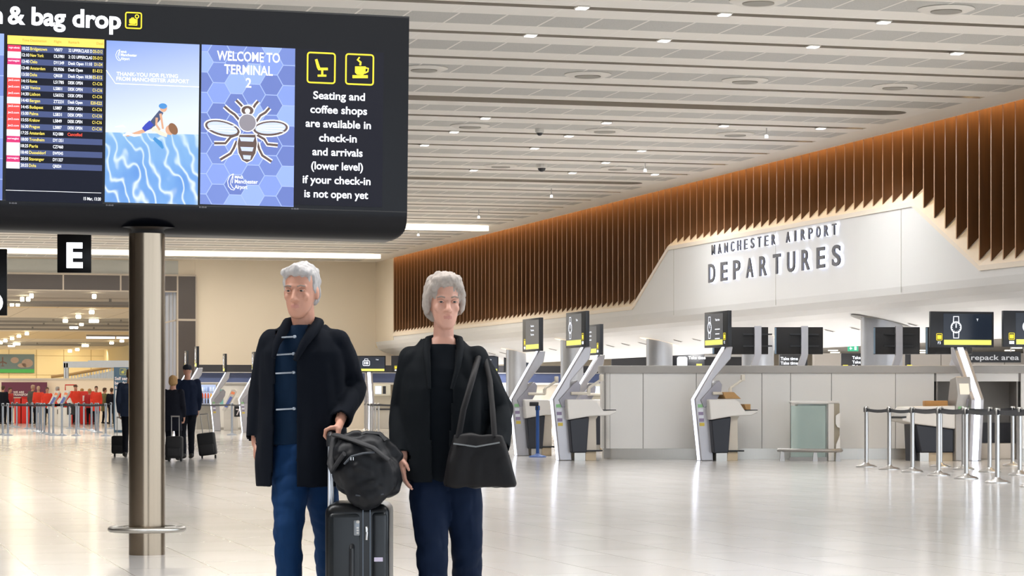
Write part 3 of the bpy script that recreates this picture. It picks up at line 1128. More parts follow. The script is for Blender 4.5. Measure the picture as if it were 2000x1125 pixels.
def bee(m):
    wo, dk = 0, 1
    def S(p, w, y, mi, closed=False):
        m.stroke2([A(*q) for q in p], w, y, mi, closed)
    legs = [[(478, 215), (470, 205), (461, 196)], [(492, 215), (498, 205), (504, 198)],
            [(468, 236), (458, 224), (448, 217), (438, 208)], [(500, 238), (508, 226), (518, 220), (526, 211)],
            [(466, 262), (450, 268), (440, 280), (418, 280)], [(502, 264), (516, 272), (522, 282), (542, 284)],
            [(462, 276), (456, 290), (450, 300), (430, 312)], [(502, 278), (506, 292), (512, 304), (530, 316)]]
    for p in legs:
        S(p, .034, -.009, wo)
        S(p, .018, -.0095, dk)
    def E(cx, cy, rx, ry, y, mi, a_=0):
        c_ = A(cx, cy)
        m.ellipse2(c_[0], c_[1], rx / 268, ry / 268, y, mi, 28, a_)
    for cx, an in ((434, -.20), (528, .10)):
        E(cx, 251, 37, 17, -.0092, wo, an); E(cx, 251, 34.5, 14.5, -.0096, dk, an); E(cx, 250.5, 30, 11, -.010, 2, an)
        for k in (-1, 0, 1):
            c_ = A(cx, 251)
            m.stroke2([(c_[0] - .1, c_[1] + k * .012), (c_[0] + .1, c_[1] + k * .022)], .004, -.0102, wo)
    E(483, 216, 14, 11, -.0096, wo); E(483, 216, 12, 9, -.010, dk); E(483, 217, 5, 5, -.0103, wo)
    E(483, 240, 18, 18, -.0104, wo); E(483, 240, 16.5, 16.5, -.0108, 3)
    body = [(466, 262), (500, 262), (503, 280), (500, 300), (492, 314), (482, 319), (472, 314), (464, 299), (462, 280)]
    m.poly2([A(*q) for q in body], -.0104, wo)
    c_ = (482, 289)
    m.poly2([A(c_[0] + (x - c_[0]) * .92, c_[1] + (y - c_[1]) * .95) for x, y in body], -.0108, dk)
    for yy, ww in ((273, 15), (292, 13), (308, 8)):
        m.poly2([A(482 - ww, yy - 5), A(482 + ww, yy - 4), A(482 + ww * .8, yy + 4), A(482 - ww * .8, yy + 3)], -.0112, 2)
bee(m)
m.build('bee_emblem', [screen_w, mat('bee_dark', '5d463e', emit=.8), mat('bee_wing', 'c6d2f6', emit=.95), mat('bee_thorax', '8f8a94', emit=.85)], o)

# partly seen blue screen at the left end
(ua, za), (ub, zb_) = bp(8, 66), bp(8, 391)
m = MB(ML)
m.box(ua - .66, ua, -.006, 0, zb_, za)
o = m.build('welcome_screen', welc, board)
m = MB(ML)
honey(m, ua - .66, ua, zb_, za, -.007, 5)
m.build('honeycomb_pattern', hexm, o)

# dark notice screen
o, u0, u1, z0, z1 = screen_rect('notice_screen', (577, 95), (746, 405), mat('notice_black', '1d1e2b', .4, emit=.55, spec=.15))
nlm = mat('notice_letter', 'f4f7ff', emit=1.5)
for i, wd in enumerate(('Seating and', 'coffee shops', 'are available in', 'check-in', 'and arrivals', '(lower level)', 'if your check-in', 'is not open yet')):
    a = bp(662 - i * .8, 195 + i * 27.4)
    m = MB(ML)
    m.text(wd, a[0], a[1], .054, -.009, 0, 'C', bold=.018, wfit=(103, 113, 130, 75, 100, 103, 135, 127)[i] / 268)
    m.build('text_line', nlm, o)
m = MB(ML)
for cx, cy in ((627, 133), (702, 136)):
    a = bp(cx - 27, cy + 28); b = bp(cx + 27, cy - 28)
    m.rring2(a[0], b[0], a[1], b[1], .018, .011, -.009)
def S(p, w):
    m.stroke2([A(*q) for q in p], [v_ / 268 for v_ in w] if isinstance(w, list) else w / 268, -.009)
S([(617, 116), (621, 130), (623, 135)], [5, 6, 6]); S([(621, 135), (640, 135)], 5); S([(629, 136), (629, 146)], 4); S([(620, 148), (637, 148)], 4)
m.poly2([A(*q) for q in ((693, 130), (714, 130), (713, 143), (708, 147), (697, 146), (693, 142))], -.009)
S([(714, 133), (719, 134), (718, 140), (712, 143)], 3); S([(688, 150), (718, 150)], [6, 6])
S([(702, 112), (698, 117), (704, 122), (703, 128)], [3, 4, 4, 4])
m.build('pictograms', yel, o)
# small grey serial plates under the screens
m = MB(ML)
for x, y in ((26, 398), (215, 402), (397, 406), (577, 409)):
    a = bp(x - 8, y)
    m.text('01-00-00', a[0], a[1], .010, -.006, 0, bold=0)
m.build('serial_marks', mat('serial_grey', '8a8a90', .6), board)

# ------------------------------------------------------------------ hanging letter signs
def letter_sign(ch, x0, x1, y0, y1, d, label, tx, ty0, ty1):
    p0, p1 = px(x0, y1, d), px(x1, y0, d)
    w, h = p1.x - p0.x, p1.z - p0.z
    r_ = thing('hanging_zone_sign', label, 'sign', Vector((p0.x + w / 2, d, p0.z)), math.radians(8))
    m = MB(); m.rbox(-w / 2, w / 2, -.08, .08, 0, h, .012, 2); m.build('panel', blackgloss, r_)
    m = MB()
    hh = (ty1 - ty0) / F * d
    zz = (y1 - ty1) / F * d
    m.text(ch, (tx - (x0 + x1) / 2) / F * d, zz, hh, -.09, 0, 'C', bold=.045)
    m.build('lettering', hdr, r_)
    m = MB()
    for xx in (-w * .35, w * .35):
        m.tube([(xx, 0, h - .01), (xx, 0, HC - p0.z + .05)], .012, 6)
        m.rbox(xx - .12, xx + .12, -.2, .2, HC - p0.z - .03, HC - p0.z - .002, .008, 1)
    m.build('hanger', satin, r_)
letter_sign('E', 112.5, 178, 458, 533, 60, 'black hanging sign with a glowing white letter E beside the steel column', 146, 477, 521)
letter_sign('D', -95, 13, 486, 616, 50, 'black hanging sign with a glowing letter cut by the photo edge', -15, 572, 611)

# ------------------------------------------------------------------ departures lettering on the bulkhead
dep = thing('departures_sign', 'dark halo-lit departures lettering on the white bulkhead', 'sign', W(TW, s_on_wall(1515), 4.0), TH + math.pi / 2)
# local x runs along the hall away from the camera after rotation: use -x so that words read towards the camera
so = s_on_wall(1515)
front = mat('letter_front_grey', '4a4c55', .35, .4, var=.03)
halo = mat('letter_halo', 'dfe6ff', emit=5.0)
def letters(word, xa, xb, hb, ht, wg, name, bold):
    sa, sb = s_on_wall(xa), s_on_wall(xb)
    n = len(word)
    cap = ht - hb
    for i, ch in enumerate(word):
        if ch == ' ':
            continue
        parent_ = dep
        for part, mt in (('face', front), ('halo', halo)):
            m = MB()
            s_ = sa + (sb - sa) * i / (n - 1)
            vv, ff, x0, x1, y0, y1 = text_geo(ch, bold, .02 if part == 'face' else .012)
            wch = wg * (.34 if ch == 'I' else 1.0)
            vs_ = []
            for p in vv:
                X = (p[0] - x0) / (x1 - x0) * wch - wch / 2
                Z = (p[1] - y0) / (y1 - y0) * cap + hb - 4.0
                if part == 'halo':
                    X *= .92
                depth = (.075 if part == 'face' else .028) - p[2] * .8
                vs_.append(((s_ - so) - X, depth, Z))
            m.add(vs_, ff, 0)
            q = m.build('letter' if part == 'face' else 'halo_light', mt, parent_)
            parent_ = q
letters('MANCHESTER AIRPORT', 1399, 1636, 4.68, 4.92, .22, '', .004)
letters('DEPARTURES', 1396, 1640, 4.0, 4.46, .46, '', .02)
# ------------------------------------------------------------------ white counter facing the hall
DC = 47.3
def X(x, d=DC):
    return (x - 1000) / F * d
def Z(y, d=DC):
    return CAMH + (HZ - y) / F * d
ctr = thing('white_counter', 'long white panelled counter with grey top and metal plinth below the departures sign', 'counter', (X(1175), DC, 0))
o0 = X(1175)
XR = X(2140) - o0
lamp = mat('white_counter_panel', 'e9e7e3', .38, var=.02, scale=.8)
seams = [1191, 1256, 1360, 1488, 1544, 1624, 1749]
zt, zp = Z(729), Z(876)
m = MB()
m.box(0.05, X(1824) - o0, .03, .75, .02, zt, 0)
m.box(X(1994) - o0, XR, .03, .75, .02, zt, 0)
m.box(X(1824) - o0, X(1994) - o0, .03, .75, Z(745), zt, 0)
m.build('carcass', mat('carcass_grey', '8e8b87', .6), ctr)  # plain grey body behind the panel gaps
e = seams + [1825]
for a, b in zip(e[:-1], e[1:]):
    m = MB()
    m.box(X(a) - o0 + .006, X(b) - o0 - .006, 0, .03, zp, zt)
    m.build('front_panel', lamp, ctr)
for a, b in ((1829, 1989),):
    m = MB(); m.box(X(a) - o0, X(b) - o0, 0, .03, Z(745), zt); m.build('front_panel', lamp, ctr)
m = MB(); m.box(X(1994) - o0, XR, 0, .03, zp, zt); m.build('front_panel', lamp, ctr)
# rounded left end
m = MB()
r_ = X(1191) - o0
n = 8
arc = [(r_ - r_ * math.sin(math.pi / 2 * i / n), r_ - r_ * math.cos(math.pi / 2 * i / n)) for i in range(n + 1)]
m.loft([[(a, b * 1.6, zp) for a, b in arc] + [(0, .75, zp)], [(a, b * 1.6, zt) for a, b in arc] + [(0, .75, zt)]], 0, caps=False, closed=False)
m.build('end_panel', lamp, ctr)
m = MB()
m.prism([(-.04, .35), (-.02, .12), (.06, .0), (.16, -.05), (XR, -.05), (XR, .80), (-.04, .80)], zt, Z(714), 'z')
m.build('top', greycap, ctr, bevel=.012)
m = MB()
m.prism([(.03, .4), (.05, .2), (.12, .045), (.2, .02), (X(1824) - o0, .02), (X(1824) - o0, .7), (.03, .7)], 0, zp, 'z')
m.box(X(1994) - o0, XR, .02, .7, 0, zp)
m.build('plinth', steel, ctr)
# recess with a step
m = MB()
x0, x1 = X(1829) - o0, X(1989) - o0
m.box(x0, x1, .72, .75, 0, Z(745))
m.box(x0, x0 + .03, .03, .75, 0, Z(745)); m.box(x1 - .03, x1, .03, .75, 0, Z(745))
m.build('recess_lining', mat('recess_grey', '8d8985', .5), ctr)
m = MB()
m.box(x0 + .03, x1 - .03, .55, .72, Z(866), Z(826))
m.build('recess_belt', mat('conveyor_dark', '3c3c42', .5), ctr)
m = MB()
m.rbox(X(1914) - o0, x1 - .03, .10, .54, 0, Z(866), .015, 2)
m.build('recess_step', mat('step_beige', 'cfc3b4', .5), ctr)

# ------------------------------------------------------------------ check-in units
pole_m = mat('pole_silver', 'b3b1b4', 0.38, 0.75, var=.05, stretch=(20, 20, 1))
mon_m = mat('monitor_housing', '24282f', .42, var=.05)
mon_s = mat('monitor_screen', '2b3442', .25, emit=.6)
bar_m = mat('screen_bar_yellow', 'f0ec72', emit=1.0)
beige = mat('desk_white', 'e4e1dc', .42, var=.02)
navyc = mat('cabinet_navy', '23262f', .42, var=.06)
brownpanel = mat('desk_brown_panel', 'b28a56', .5, var=.08)

def monitor(root, xf, y0, y1, z0, z1, style='watch', side='R', num=None, text=None):
    "screen that faces local -x; its left edge as seen is y1"
    d = .075
    m = MB(); m.rbox(xf, xf + d, y0, y1, z0, z1, .008, 2)
    mo = m.build('sign_screen', mon_m, root)
    # face drawing frame: u to the right as seen (= -y), v up, facing -x
    w, h = y1 - y0, z1 - z0
    Mf = Matrix(((0, 1, 0, xf), (-1, 0, 0, y1), (0, 0, 1, z0), (0, 0, 0, 1)))
    sb = .20 * w
    a0, a1 = (.035 * w, w - sb) if side == 'R' else (sb, w - .035 * w)
    b0 = .965 * w - sb if side == 'R' else .035 * w
    m = MB(Mf)
    m.rect2(a0, a1, .05 * h, .94 * h, -.004)
    m.build('display', mon_s, mo)
    m = MB(Mf); m.rect2(a0 + .01, a1 - .01, .07 * h, .21 * h, -.006); m.build('yellow_bar', bar_m, mo)
    m = MB(Mf)
    cx = a0 + (a1 - a0) * .26
    cz = .56 * h
    rz = .15 * h
    if style == 'watch':
        pts = [(cx + rz * math.cos(i * math.pi / 9), cz + rz * math.sin(i * math.pi / 9)) for i in range(18)]
        m.stroke2(pts, .022, -.006, 0, True)
        for s in (1, -1):
            m.stroke2([(cx - rz * .55, cz + s * rz * .9), (cx - rz * .5, cz + s * rz * 2.0), (cx + rz * .5, cz + s * rz * 2.0), (cx + rz * .55, cz + s * rz * .9)], .018, -.006)
        m.stroke2([(cx, cz - .01), (cx, cz + rz * .75)], .02, -.0065)
        for i in range(12):
            a_ = i * math.pi / 6
            m.stroke2([(cx + rz * .72 * math.cos(a_), cz + rz * .72 * math.sin(a_)), (cx + rz * .88 * math.cos(a_), cz + rz * .88 * math.sin(a_))], .012, -.0065)
    elif style == 'case':
        m.rring2(cx - .12, cx + .12, cz - rz * 1.05, cz + rz * .9, .03, .02, -.006)
        m.rring2(cx - .06, cx + .06, cz + rz * 1.0, cz + rz * 1.7, .02, .012, -.006)
        for q in (-.06, 0, .05):
            m.rect2(cx + q - .015, cx + q + .02, cz - rz * .6, cz + rz * .5, -.006)
    elif style == 'card':
        m.rring2(cx - .12, cx + .12, cz - rz * 1.2, cz + rz * 1.2, .03, .02, -.006)
        m.rect2(cx - .10, cx + .04, cz - rz, cz + rz, -.0055)
    if style != 'lines':
        m.build('pictogram', screen_w, mo)
    m = MB(Mf)
    tx = a0 + (a1 - a0) * (.70 if style != 'lines' else .5)
    for i, t_ in enumerate(text or ['T']):
        if t_ == '-':
            m.rect2(tx - .13 + .02 * (i % 2), tx + .13 - .02 * (i % 2), (.75 - .13 * i) * h, (.775 - .13 * i) * h, -.006)
            continue
        m.text(t_, tx, (.74 - .13 * i) * h, .055 * h if len(t_) > 1 else .06 * h, -.006, 0, 'C', bold=.02, xs=1.1)
    m.build('lettering', screen_w, mo)
    m = MB(Mf)
    m.rring2(b0 + sb * .28, b0 + sb * .72, .20 * h, .38 * h, .012, .01, -.004)
    m.rect2(b0 + sb * .34, b0 + sb * .66, .23 * h, .34 * h, -.0045)
    m.build('bag_symbol', screen_y, mo)
    m = MB(Mf)
    if num:
        m.text(num, b0 + sb * .5, .09 * h, .07 * h, -.004, 0, 'C', bold=.01)
    else:
        m.rect2(b0 + sb * .3, b0 + sb * .7, .08 * h, .16 * h, -.004)
    m.build('desk_number', screen_w, mo)
    return mo

def pole(root, top=2.10, lean=.60, foot=.10, wy=.13, back=.20):
    "leaning pole with a lit front edge; front faces local -x, knee at the height of the eye"
    kx, kz = -.08, 1.13
    tx = kx + lean
    bx = kx + .02 + foot
    prof = [(bx, 0), (kx, kz), (tx, top), (tx + .14, top), (tx + .10, top - .22), (kx + .34, 1.48), (kx + .30, 1.14), (bx + .24, 0)]
    m = MB(); m.prism(prof, -wy, wy, 'y')
    m.build('pole', pole_m, root, bevel=.015)
    m = MB()
    w = .055
    e = .012
    for (a, b), (c, d) in (((bx, 0.01), (kx, kz)), ((kx, kz), (tx, top))):
        m.add([(a - e, -w, b), (a - e, w, b), (c - e, w, d), (c - e, -w, d), (a + .03, -w, b), (a + .03, w, b), (c + .03, w, d), (c + .03, -w, d)],
              [(0, 1, 2, 3), (0, 3, 7, 4), (1, 5, 6, 2), (4, 7, 6, 5)])
    m.build('light_strip', led, root)
    m = MB()
    m.prism([(kx + .16, .98), (kx + .10, 1.12), (kx + .38, 1.42), (kx + .46, 1.48), (kx + .52, 1.40), (kx + .50, 1.26), (kx + .36, 1.02)], -wy - .03, wy + .03, 'y')
    m.build('knee_cover', mat('knee_grey', '9b9aa3', .45, .3), root, bevel=.01)
    m = MB()
    for i, (za, mi) in enumerate(((.98, 0), (.90, 1), (.84, 2), (.78, 1), (.72, 2), (.64, 3))):
        fx = bx + (kx - bx) * za / kz
        m.quad((fx + .035, -wy - .004, za), (fx + .13, -wy - .004, za), (fx + .13, -wy - .004, za + .06), (fx + .035, -wy - .004, za + .06), mi)
    m.build('information_sticker', [mat('sticker_green', '8cc08a', .5), mat('sticker_white', 'dcdfe8', .5), mat('sticker_purple', '8d7f9d', .5), mat('sticker_yellow', 'd8bf52', .5)], root)

def desk(root, M=None, dx=0.0, panel=False, arm=True):
    "bag drop desk in profile, local x away from the pole"
    M = (M or Matrix.Identity(4)) @ Matrix.Translation((dx, 0, 0))
    def q(l):
        return [((x - 1085) / 100.0, (897 - y) / 103.6) for x, y in l]
    y0, y1 = -.32, .42
    m = MB(M); m.prism(q([(1098, 780), (1147, 780), (1156, 784), (1168, 802), (1192, 801), (1193, 805), (1180, 811), (1143, 812), (1101, 819)]), y0, y1, 'y')
    m.build('desk_body', beige, root, bevel=.02)
    m = MB(M); m.box(.83, 1.08, y0 + .02, y1 - .02, .925, .94); m.build('shelf_top', black, root)
    m = MB(M); m.prism(q([(1104, 819), (1142, 813), (1137, 882), (1109, 882)]), y0 + .04, y1 - .04, 'y')
    m.build('cabinet', navyc, root, bevel=.02)
    m = MB(M); m.prism(q([(1142, 812), (1161, 812), (1157, 818), (1158, 878), (1138, 878)]), y0 + .12, y1 - .05, 'y')
    m.build('back_panel', mat('desk_back_panel', 'cfc6b8', .5, var=.03), root)
    m = MB(M); m.box(.30, .51, y0 + .1, y1 - .1, 0, .145); m.build('foot', steel, root)
    m = MB(M); m.rbox(.515, .72, y0 + .1, y1 - .1, 0, .165, .006, 1); m.build('plinth', mat('desk_plinth', 'c7b497', .5, var=.04), root)
    m = MB(M); m.rbox(.50, .83, y0 + .05, y1 - .05, .168, .195, .006, 2); m.build('foot_shelf', black, root)
    if arm:
        m = MB(M)
        m.tube([(.24, -.2, 1.24), (.58, -.2, 1.24)], .028, 8)
        m.tube([(.58, -.2, 1.22), (.58, -.2, 1.34)], .035, 8)
        m.tube([(.58, -.2, 1.34), (.83, -.2, 1.50)], .024, 8)
        m.rbox(.79, .86, -.24, -.16, 1.47, 1.59, .012, 2)
        m.build('monitor_arm', mat('arm_cream', 'd9d2c4', .45), root)
    if panel:
        m = MB(M); m.prism(q([(1126, 766), (1148, 766), (1153, 771), (1162, 779), (1131, 779)]), y0 + .05, y1 - .1, 'y'); m.build('brown_cover', brownpanel, root, bevel=.01)
        m = MB(M); m.prism(q([(1168, 789), (1180, 789), (1180, 801), (1172, 801)]), y0 + .05, y1 - .2, 'y'); m.build('brown_tray', brownpanel, root)

def unit(name, label, xb, d, yaw, mon, style, side, num, text, with_desk, top=2.10, lean=.6, panel=False, group=None, zt=2.76, foot=.10):
    r_ = thing(name, label, 'check-in desk' if with_desk else 'sign stand', at(xb, d), yaw, group)
    pole(r_, top, lean, foot)
    monitor(r_, -.08 + lean - .06, mon[0], mon[1], top - .005, zt, style, side, num, text)
    if with_desk:
        desk(r_, panel=panel)
    return r_
YS = TH                      # sign faces across the hall
YF = TH + math.pi / 2        # sign faces along the hall towards the entrance
G1 = 'check-in desks with lit leaning poles'
unit('check_in_desk', 'check-in desk with lit leaning pole, its screen showing three text lines, farther left', 1004, 50.2, YS, (-.40, .88), 'lines', 'L', None, ['Take time', 'Take time', 'Take time'], True, 2.10, .56, group=G1)
unit('check_in_desk', 'check-in desk with lit leaning pole and navy cabinet beside the counter end', 1085, 46.4, YS, (-.40, .88), 'watch', 'R', None, ['Take'], True, group=G1)
unit('check_in_desk', 'check-in desk mostly hidden behind another, its lit pole just right of it', 1122, 54.5, YS, (-.40, .88), 'lines', 'R', None, ['Take time', 'Take time', 'Take time'], True, group=G1)
unit('check_in_desk', 'check-in desk with a brown cover in front of the white counter panels', 1361, 46.2, YS, (-.40, .88), 'watch', 'R', 'F2', ['Take time', '', '-', '-', '-'], True, panel=True, group=G1)
f3 = unit('check_in_desk', 'check-in desk with the bright F3 screen behind the belt barriers', 1906, 46.0, YF, (-.66, .62), 'watch', 'L', 'F3', ['T'], False, lean=.75, group=G1)
f3['category'] = 'check-in desk'
Mq = Matrix.Rotation(-math.pi / 2, 4, 'Z') @ Matrix.Translation((0, .12, 0))
def q3(l):
    return [((x - 1906) / 103.0, max(0, (899 - y) / 104.5)) for x, y in l]
m = MB(Mq); m.prism(q3([(1773, 800), (1777, 795), (1870, 793), (1870, 838), (1788, 828), (1776, 825), (1762, 822), (1760, 816), (1771, 815)]), 0, .6, 'y'); m.build('desk_body', beige, f3, bevel=.02)
m = MB(Mq); m.prism(q3([(1759, 814), (1769, 813), (1769, 816), (1759, 817)]), -.01, .55, 'y'); m.build('shelf_top', black, f3)
m = MB(Mq); m.prism(q3([(1791, 829), (1868, 838), (1868, 883), (1801, 883)]), .03, .55, 'y'); m.build('cabinet', navyc, f3, bevel=.02)
m = MB(Mq); m.prism(q3([(1788, 829), (1792, 829), (1800, 899), (1791, 899)]), .2, .5, 'y'); m.build('back_panel', mat('leg_dark', '3d3f46', .45), f3)
m = MB(Mq); m.prism(q3([(1800, 883), (1818, 883), (1818, 899), (1800, 899)]), .06, .5, 'y'); m.build('foot', steel, f3)
m = MB(Mq); m.prism(q3([(1818.5, 883), (1868, 883), (1868, 899), (1818.5, 899)]), .08, .5, 'y'); m.build('plinth', mat('desk_plinth', 'c7b497', .5, var=.04), f3)
m = MB()
m.prism([(.10, 0), (.10, .95), (.02, 1.22), (.08, 1.55), (.34, 1.50), (.42, 1.15), (.40, 0)], .07, .36, 'y')
m.build('kiosk', mat('kiosk_grey', 'aba7a2', .4, .5), f3, bevel=.015)
m = MB()
m.quad((.005, .12, 1.22), (.005, .31, 1.22), (.05, .31, 1.42), (.05, .12, 1.42)); m.build('kiosk_screen', mat('kiosk_screen', 'f2e6d2', emit=.9), f3)
m = MB(); m.box(.085, .10, .12, .31, .93, 1.02); m.build('kiosk_sticker', mat('sticker_green'), f3)
unit('check_in_desk', 'check-in sign and desk cut off by the right photo edge', 2050, 45.6, YF, (-.62, .62), 'watch', 'L', None, ['T'], False, lean=.75, group=G1)['category'] = 'check-in desk'

# sign poles behind the counter, seen from the back
G2 = 'sign screens behind the counter seen from the back'
BK = [(1479, 1440, 1500, 'dark back of a sign screen behind the counter beside the F2 screen'), (1570, 1513, 1607, 'dark back of a sign screen behind the counter, second from its left'),
      (1754, 1706, 1796, 'dark back of a sign screen in front of the wide round column'), (1866, 1808, 1898, 'dark back of a sign screen half hidden by the F3 screen')]
for xp, a, b, lb in BK:
    d = 52.0
    r_ = thing('sign_pole', lb, 'sign stand', at(xp, d), 0, G2)
    u0, u1 = (a - xp) / F * d, (b - xp) / F * d
    if b < 1502:
        u0 = u1 - 1.15
    z0, z1 = Z(692, d), Z(639, d)
    m = MB(); m.rbox(u0, u1, -.05, .05, z0, z1, .01, 2); m.build('sign_screen', mat('screen_back_black', '131316', .5), r_)
    m = MB(); m.box(u0 - .004, u0 + .03, -.055, .0, z0 + .01, z1 - .01); m.build('screen_edge', mat('screen_edge_blue', '6f8292', .35, .4), r_)
    m = MB()
    m.prism([(-.07, z1 + .02), (.07, z1 + .02), (.07, z0 - .02), (-.10, z0 - .55), (-.30, 1.0), (-.22, 0), (-.40, 0), (-.46, 1.0), (-.24, z0 - .5), (-.07, z0 - .02)], -.17, -.06, 'y')
    m.build('pole', pole_m, r_)
    m = MB()
    for zz in (z0 + .17, z1 - .15):
        m.box(-.3, .3, -.10, -.055, zz - .015, zz + .015)
    m.build('bracket', black, r_)

# flat sign fronts seen low behind the counter
def small_sign(x0, x1, y0, y1, d, label, style, text, bx):
    r_ = thing('lit_sign', label, 'sign', at((x0 + x1) / 2, d), 0)
    w = (x1 - x0) / F * d / 2
    z0, z1 = Z(y1, d), Z(y0, d)
    m = MB(); m.rbox(-w, w, 0, .08, z0, z1, .01, 2); m.build('panel', mat('sign_black', '171a24', .35, emit=.15), r_)
    m = MB(); m.tube([(0, .12, 0), (0, .12, z1 - .1)], .06, 10); m.build('post', pole_m, r_)
    m = MB()
    h = z1 - z0
    if style == 'card':
        m.rring2(-w + .16, -w + .42, z0 + .06, z1 - .12, .04, .04, -.006); m.rect2(-w + .18, -w + .40, z0 + .08, z1 - .14, -.005)
    for i, t_ in enumerate(text):
        m.text(t_, 0 if style != 'lines' else bx, z1 - .17 - i * .13, .085, -.006, 0, 'L' if style != 'lines' else 'C', bold=.02)
    m.build('lettering', screen_w, r_)
    m = MB(); m.rect2(w - .24 if style != 'left' else -w + .05, w - .08 if style != 'left' else -w + .2, z0 + .02, z0 + .17, -.006); m.build('bag_symbol', screen_y, r_)
small_sign(1313, 1376, 690, 722, 74, 'black sign with a white card symbol beyond the counter, beside the round column', 'card', ['Take time'], 0)
small_sign(1522, 1577, 692, 724, 74, 'black sign with three white text lines beyond the counter, near its middle', 'lines', ['Take time', 'Take time', 'Take time'], -.12)
small_sign(1643, 1686, 690, 724, 74, 'black sign with clipped white text just left of the wide round column', 'left', ['Take time', 'Take time', 'Take time'], 0)
small_sign(1768, 1779, 690, 724, 73, 'narrow black sign edge with yellow mark right of the wide round column', 'left', [''], 0)
r_ = thing('bag_repack_sign', 'black bag repack area sign beyond the counter at the far right', 'sign', at(1938, 76))
d = 76
m = MB(); m.box(X(1860, d) - X(1938, d), X(1994, d) - X(1938, d), 0, .1, Z(708, d), Z(687, d)); m.build('panel', mat('sign_black'), r_)
m = MB(); m.text('Bag repack area', X(1990, d) - X(1938, d), Z(703, d), .15, -.006, 0, 'R', bold=.012, wfit=X(1990, d) - X(1863, d)); m.build('lettering', mat('sign_letter_grey', 'cfcfd2', emit=.75), r_)
m = MB(); m.box(X(1860, d) - X(1938, d), X(2020, d) - X(1938, d), .12, .5, 0, Z(712, d)); m.build('cabinet', mat('repack_white', 'd5d1ca', .5), r_)
m = MB()
for a in (1880, 1975):
    m.tube([(X(a, d) - X(1938, d), .05, Z(688, d)), (X(a, d) - X(1938, d), .05, HB)], .02, 6)
m.build('hanger', satin, r_)
r_ = thing('exit_sign', 'small green exit sign hanging left of the wide round column', 'sign', px(1666, 686, 80))
m = MB(); m.rbox(-.17, .17, -.03, .03, 0, .18, .01, 2); m.build('panel', mat('exit_green', '3fbf8f', emit=.9), r_)
m = MB(); m.stroke2([(-.10, .09), (-.03, .09)], .03, -.035); m.stroke2([(-.07, .05), (-.11, .09), (-.07, .13)], .02, -.035)
m.rect2(.04, .11, .04, .15, -.035); m.build('pictogram', screen_w, r_)
m = MB(); m.box(-.18, .18, -.05, .05, .18, .26); m.tube([(0, 0, .26), (0, 0, HB - r_.location.z)], .015, 6); m.build('hanger', mat('dark_hanger', '4b4f52', .5), r_)

# grey wall, cupboards and dark openings behind the counter
r_ = thing('grey_cupboard_run', 'run of grey cupboards standing low beyond the counter under the linear ceiling', 'cupboard', at(1800, 88))
for a, b in zip((1590, 1652, 1714, 1776, 1838, 1900, 1962), (1652, 1714, 1776, 1838, 1900, 1962, 2030)):
    m = MB(); m.box(X(a, 88) - X(1800, 88) + .01, X(b, 88) - X(1800, 88) - .01, 0, .6, 0, Z(690, 88)); m.build('cupboard_door', mat('cupboard_grey', 'b7b0a8', .5, var=.03), r_)
r_ = thing('dark_back_counter', 'dark wide counter recess far behind the leaning desks under the soffit', 'counter', at(1300, 94))
m = MB(); m.box(X(1195, 94) - X(1300, 94), X(1510, 94) - X(1300, 94), 0, .6, 1.2, Z(697, 94)); m.build('dark_panel', mat('dark_recess', '17171c', .5), r_)
m = MB(); m.box(X(1195, 94) - X(1300, 94), X(1510, 94) - X(1300, 94), -.1, .6, 0, 1.2); m.build('base_cabinet', lamp, r_)
m = MB(); m.box(X(1195, 94) - X(1300, 94), X(1510, 94) - X(1300, 94), -.05, .6, Z(697, 94), Z(695, 94) + .05); m.build('top_rail', greycap, r_)

# ------------------------------------------------------------------ soffit columns and slot lights
def soffit_hit(x, y):
    k = (x - 1000) / F
    mm = (HZ - y) / F
    q = k * CT + ST
    t1 = TW + .63
    d = (SA_ - CAMH + SB_ * t1) / (mm + SB_ * q)
    return px(x, y, d)
def h_soffit(t):
    return SA_ - SB_ * (t - TW - .63)
colm = mat('column_silver', 'b9bcc2', .35, .55, var=.02)
CL = [(1008, 686, .34, True, 'round silver column under the soffit, farthest left, behind the leaning desks'), (1117, 668, .35, True, 'round silver column under the soffit behind the watch screen'),
      (1288, 667, .37, True, 'round silver column with a lit top behind the counter, left of F2'), (1480, 650, .40, True, 'round silver column mostly hidden by sign screens behind the counter'), (1722, 628, .45, False, 'wide round silver column with a dark unlit top behind the counter')]
for x, y, rad, lit, lb in CL:
    p = soffit_hit(x, y)
    t_, s_, h_ = hall(p)
    r_ = thing('round_column', lb, 'column', (p.x, p.y, 0), TH, 'round silver columns under the soffit')
    m = MB()
    n = 32
    ring0 = [(rad * math.cos(2 * math.pi * i / n), rad * math.sin(2 * math.pi * i / n), 0) for i in range(n)]
    ring1 = [(a, b, h_soffit(t_ + a) - .005) for a, b, c in ring0]
    m.loft([ring0, ring1]); m.build('shaft', colm, r_)
    m = MB()
    ra, rb = [], []
    for i in range(n):
        a = 2 * math.pi * i / n
        ia, ib = rad * 1.03 * math.cos(a), rad * 1.03 * math.sin(a)
        oa, ob = rad * 1.55 * math.cos(a), rad * 1.18 * math.sin(a)
        ra.append((ia, ib, h_soffit(t_ + ia) - .012)); rb.append((oa, ob, h_soffit(t_ + oa) - .012))
    m.loft([ra, rb], caps=False); m.build('cove_ring', mat('cove_glow', 'ffe9cf', emit=1.1) if lit else mat('cove_dark', '8f8c86', .6), r_)
SL = [(961, 690), (983, 689), (1080, 682), (1192, 675), (1222, 672), (1255, 670), (1324, 665), (1361, 663), (1620, 645), (1671, 641), (1783, 633), (1975, 619), (1030, 688)]
SL = sorted(SL[:-1])
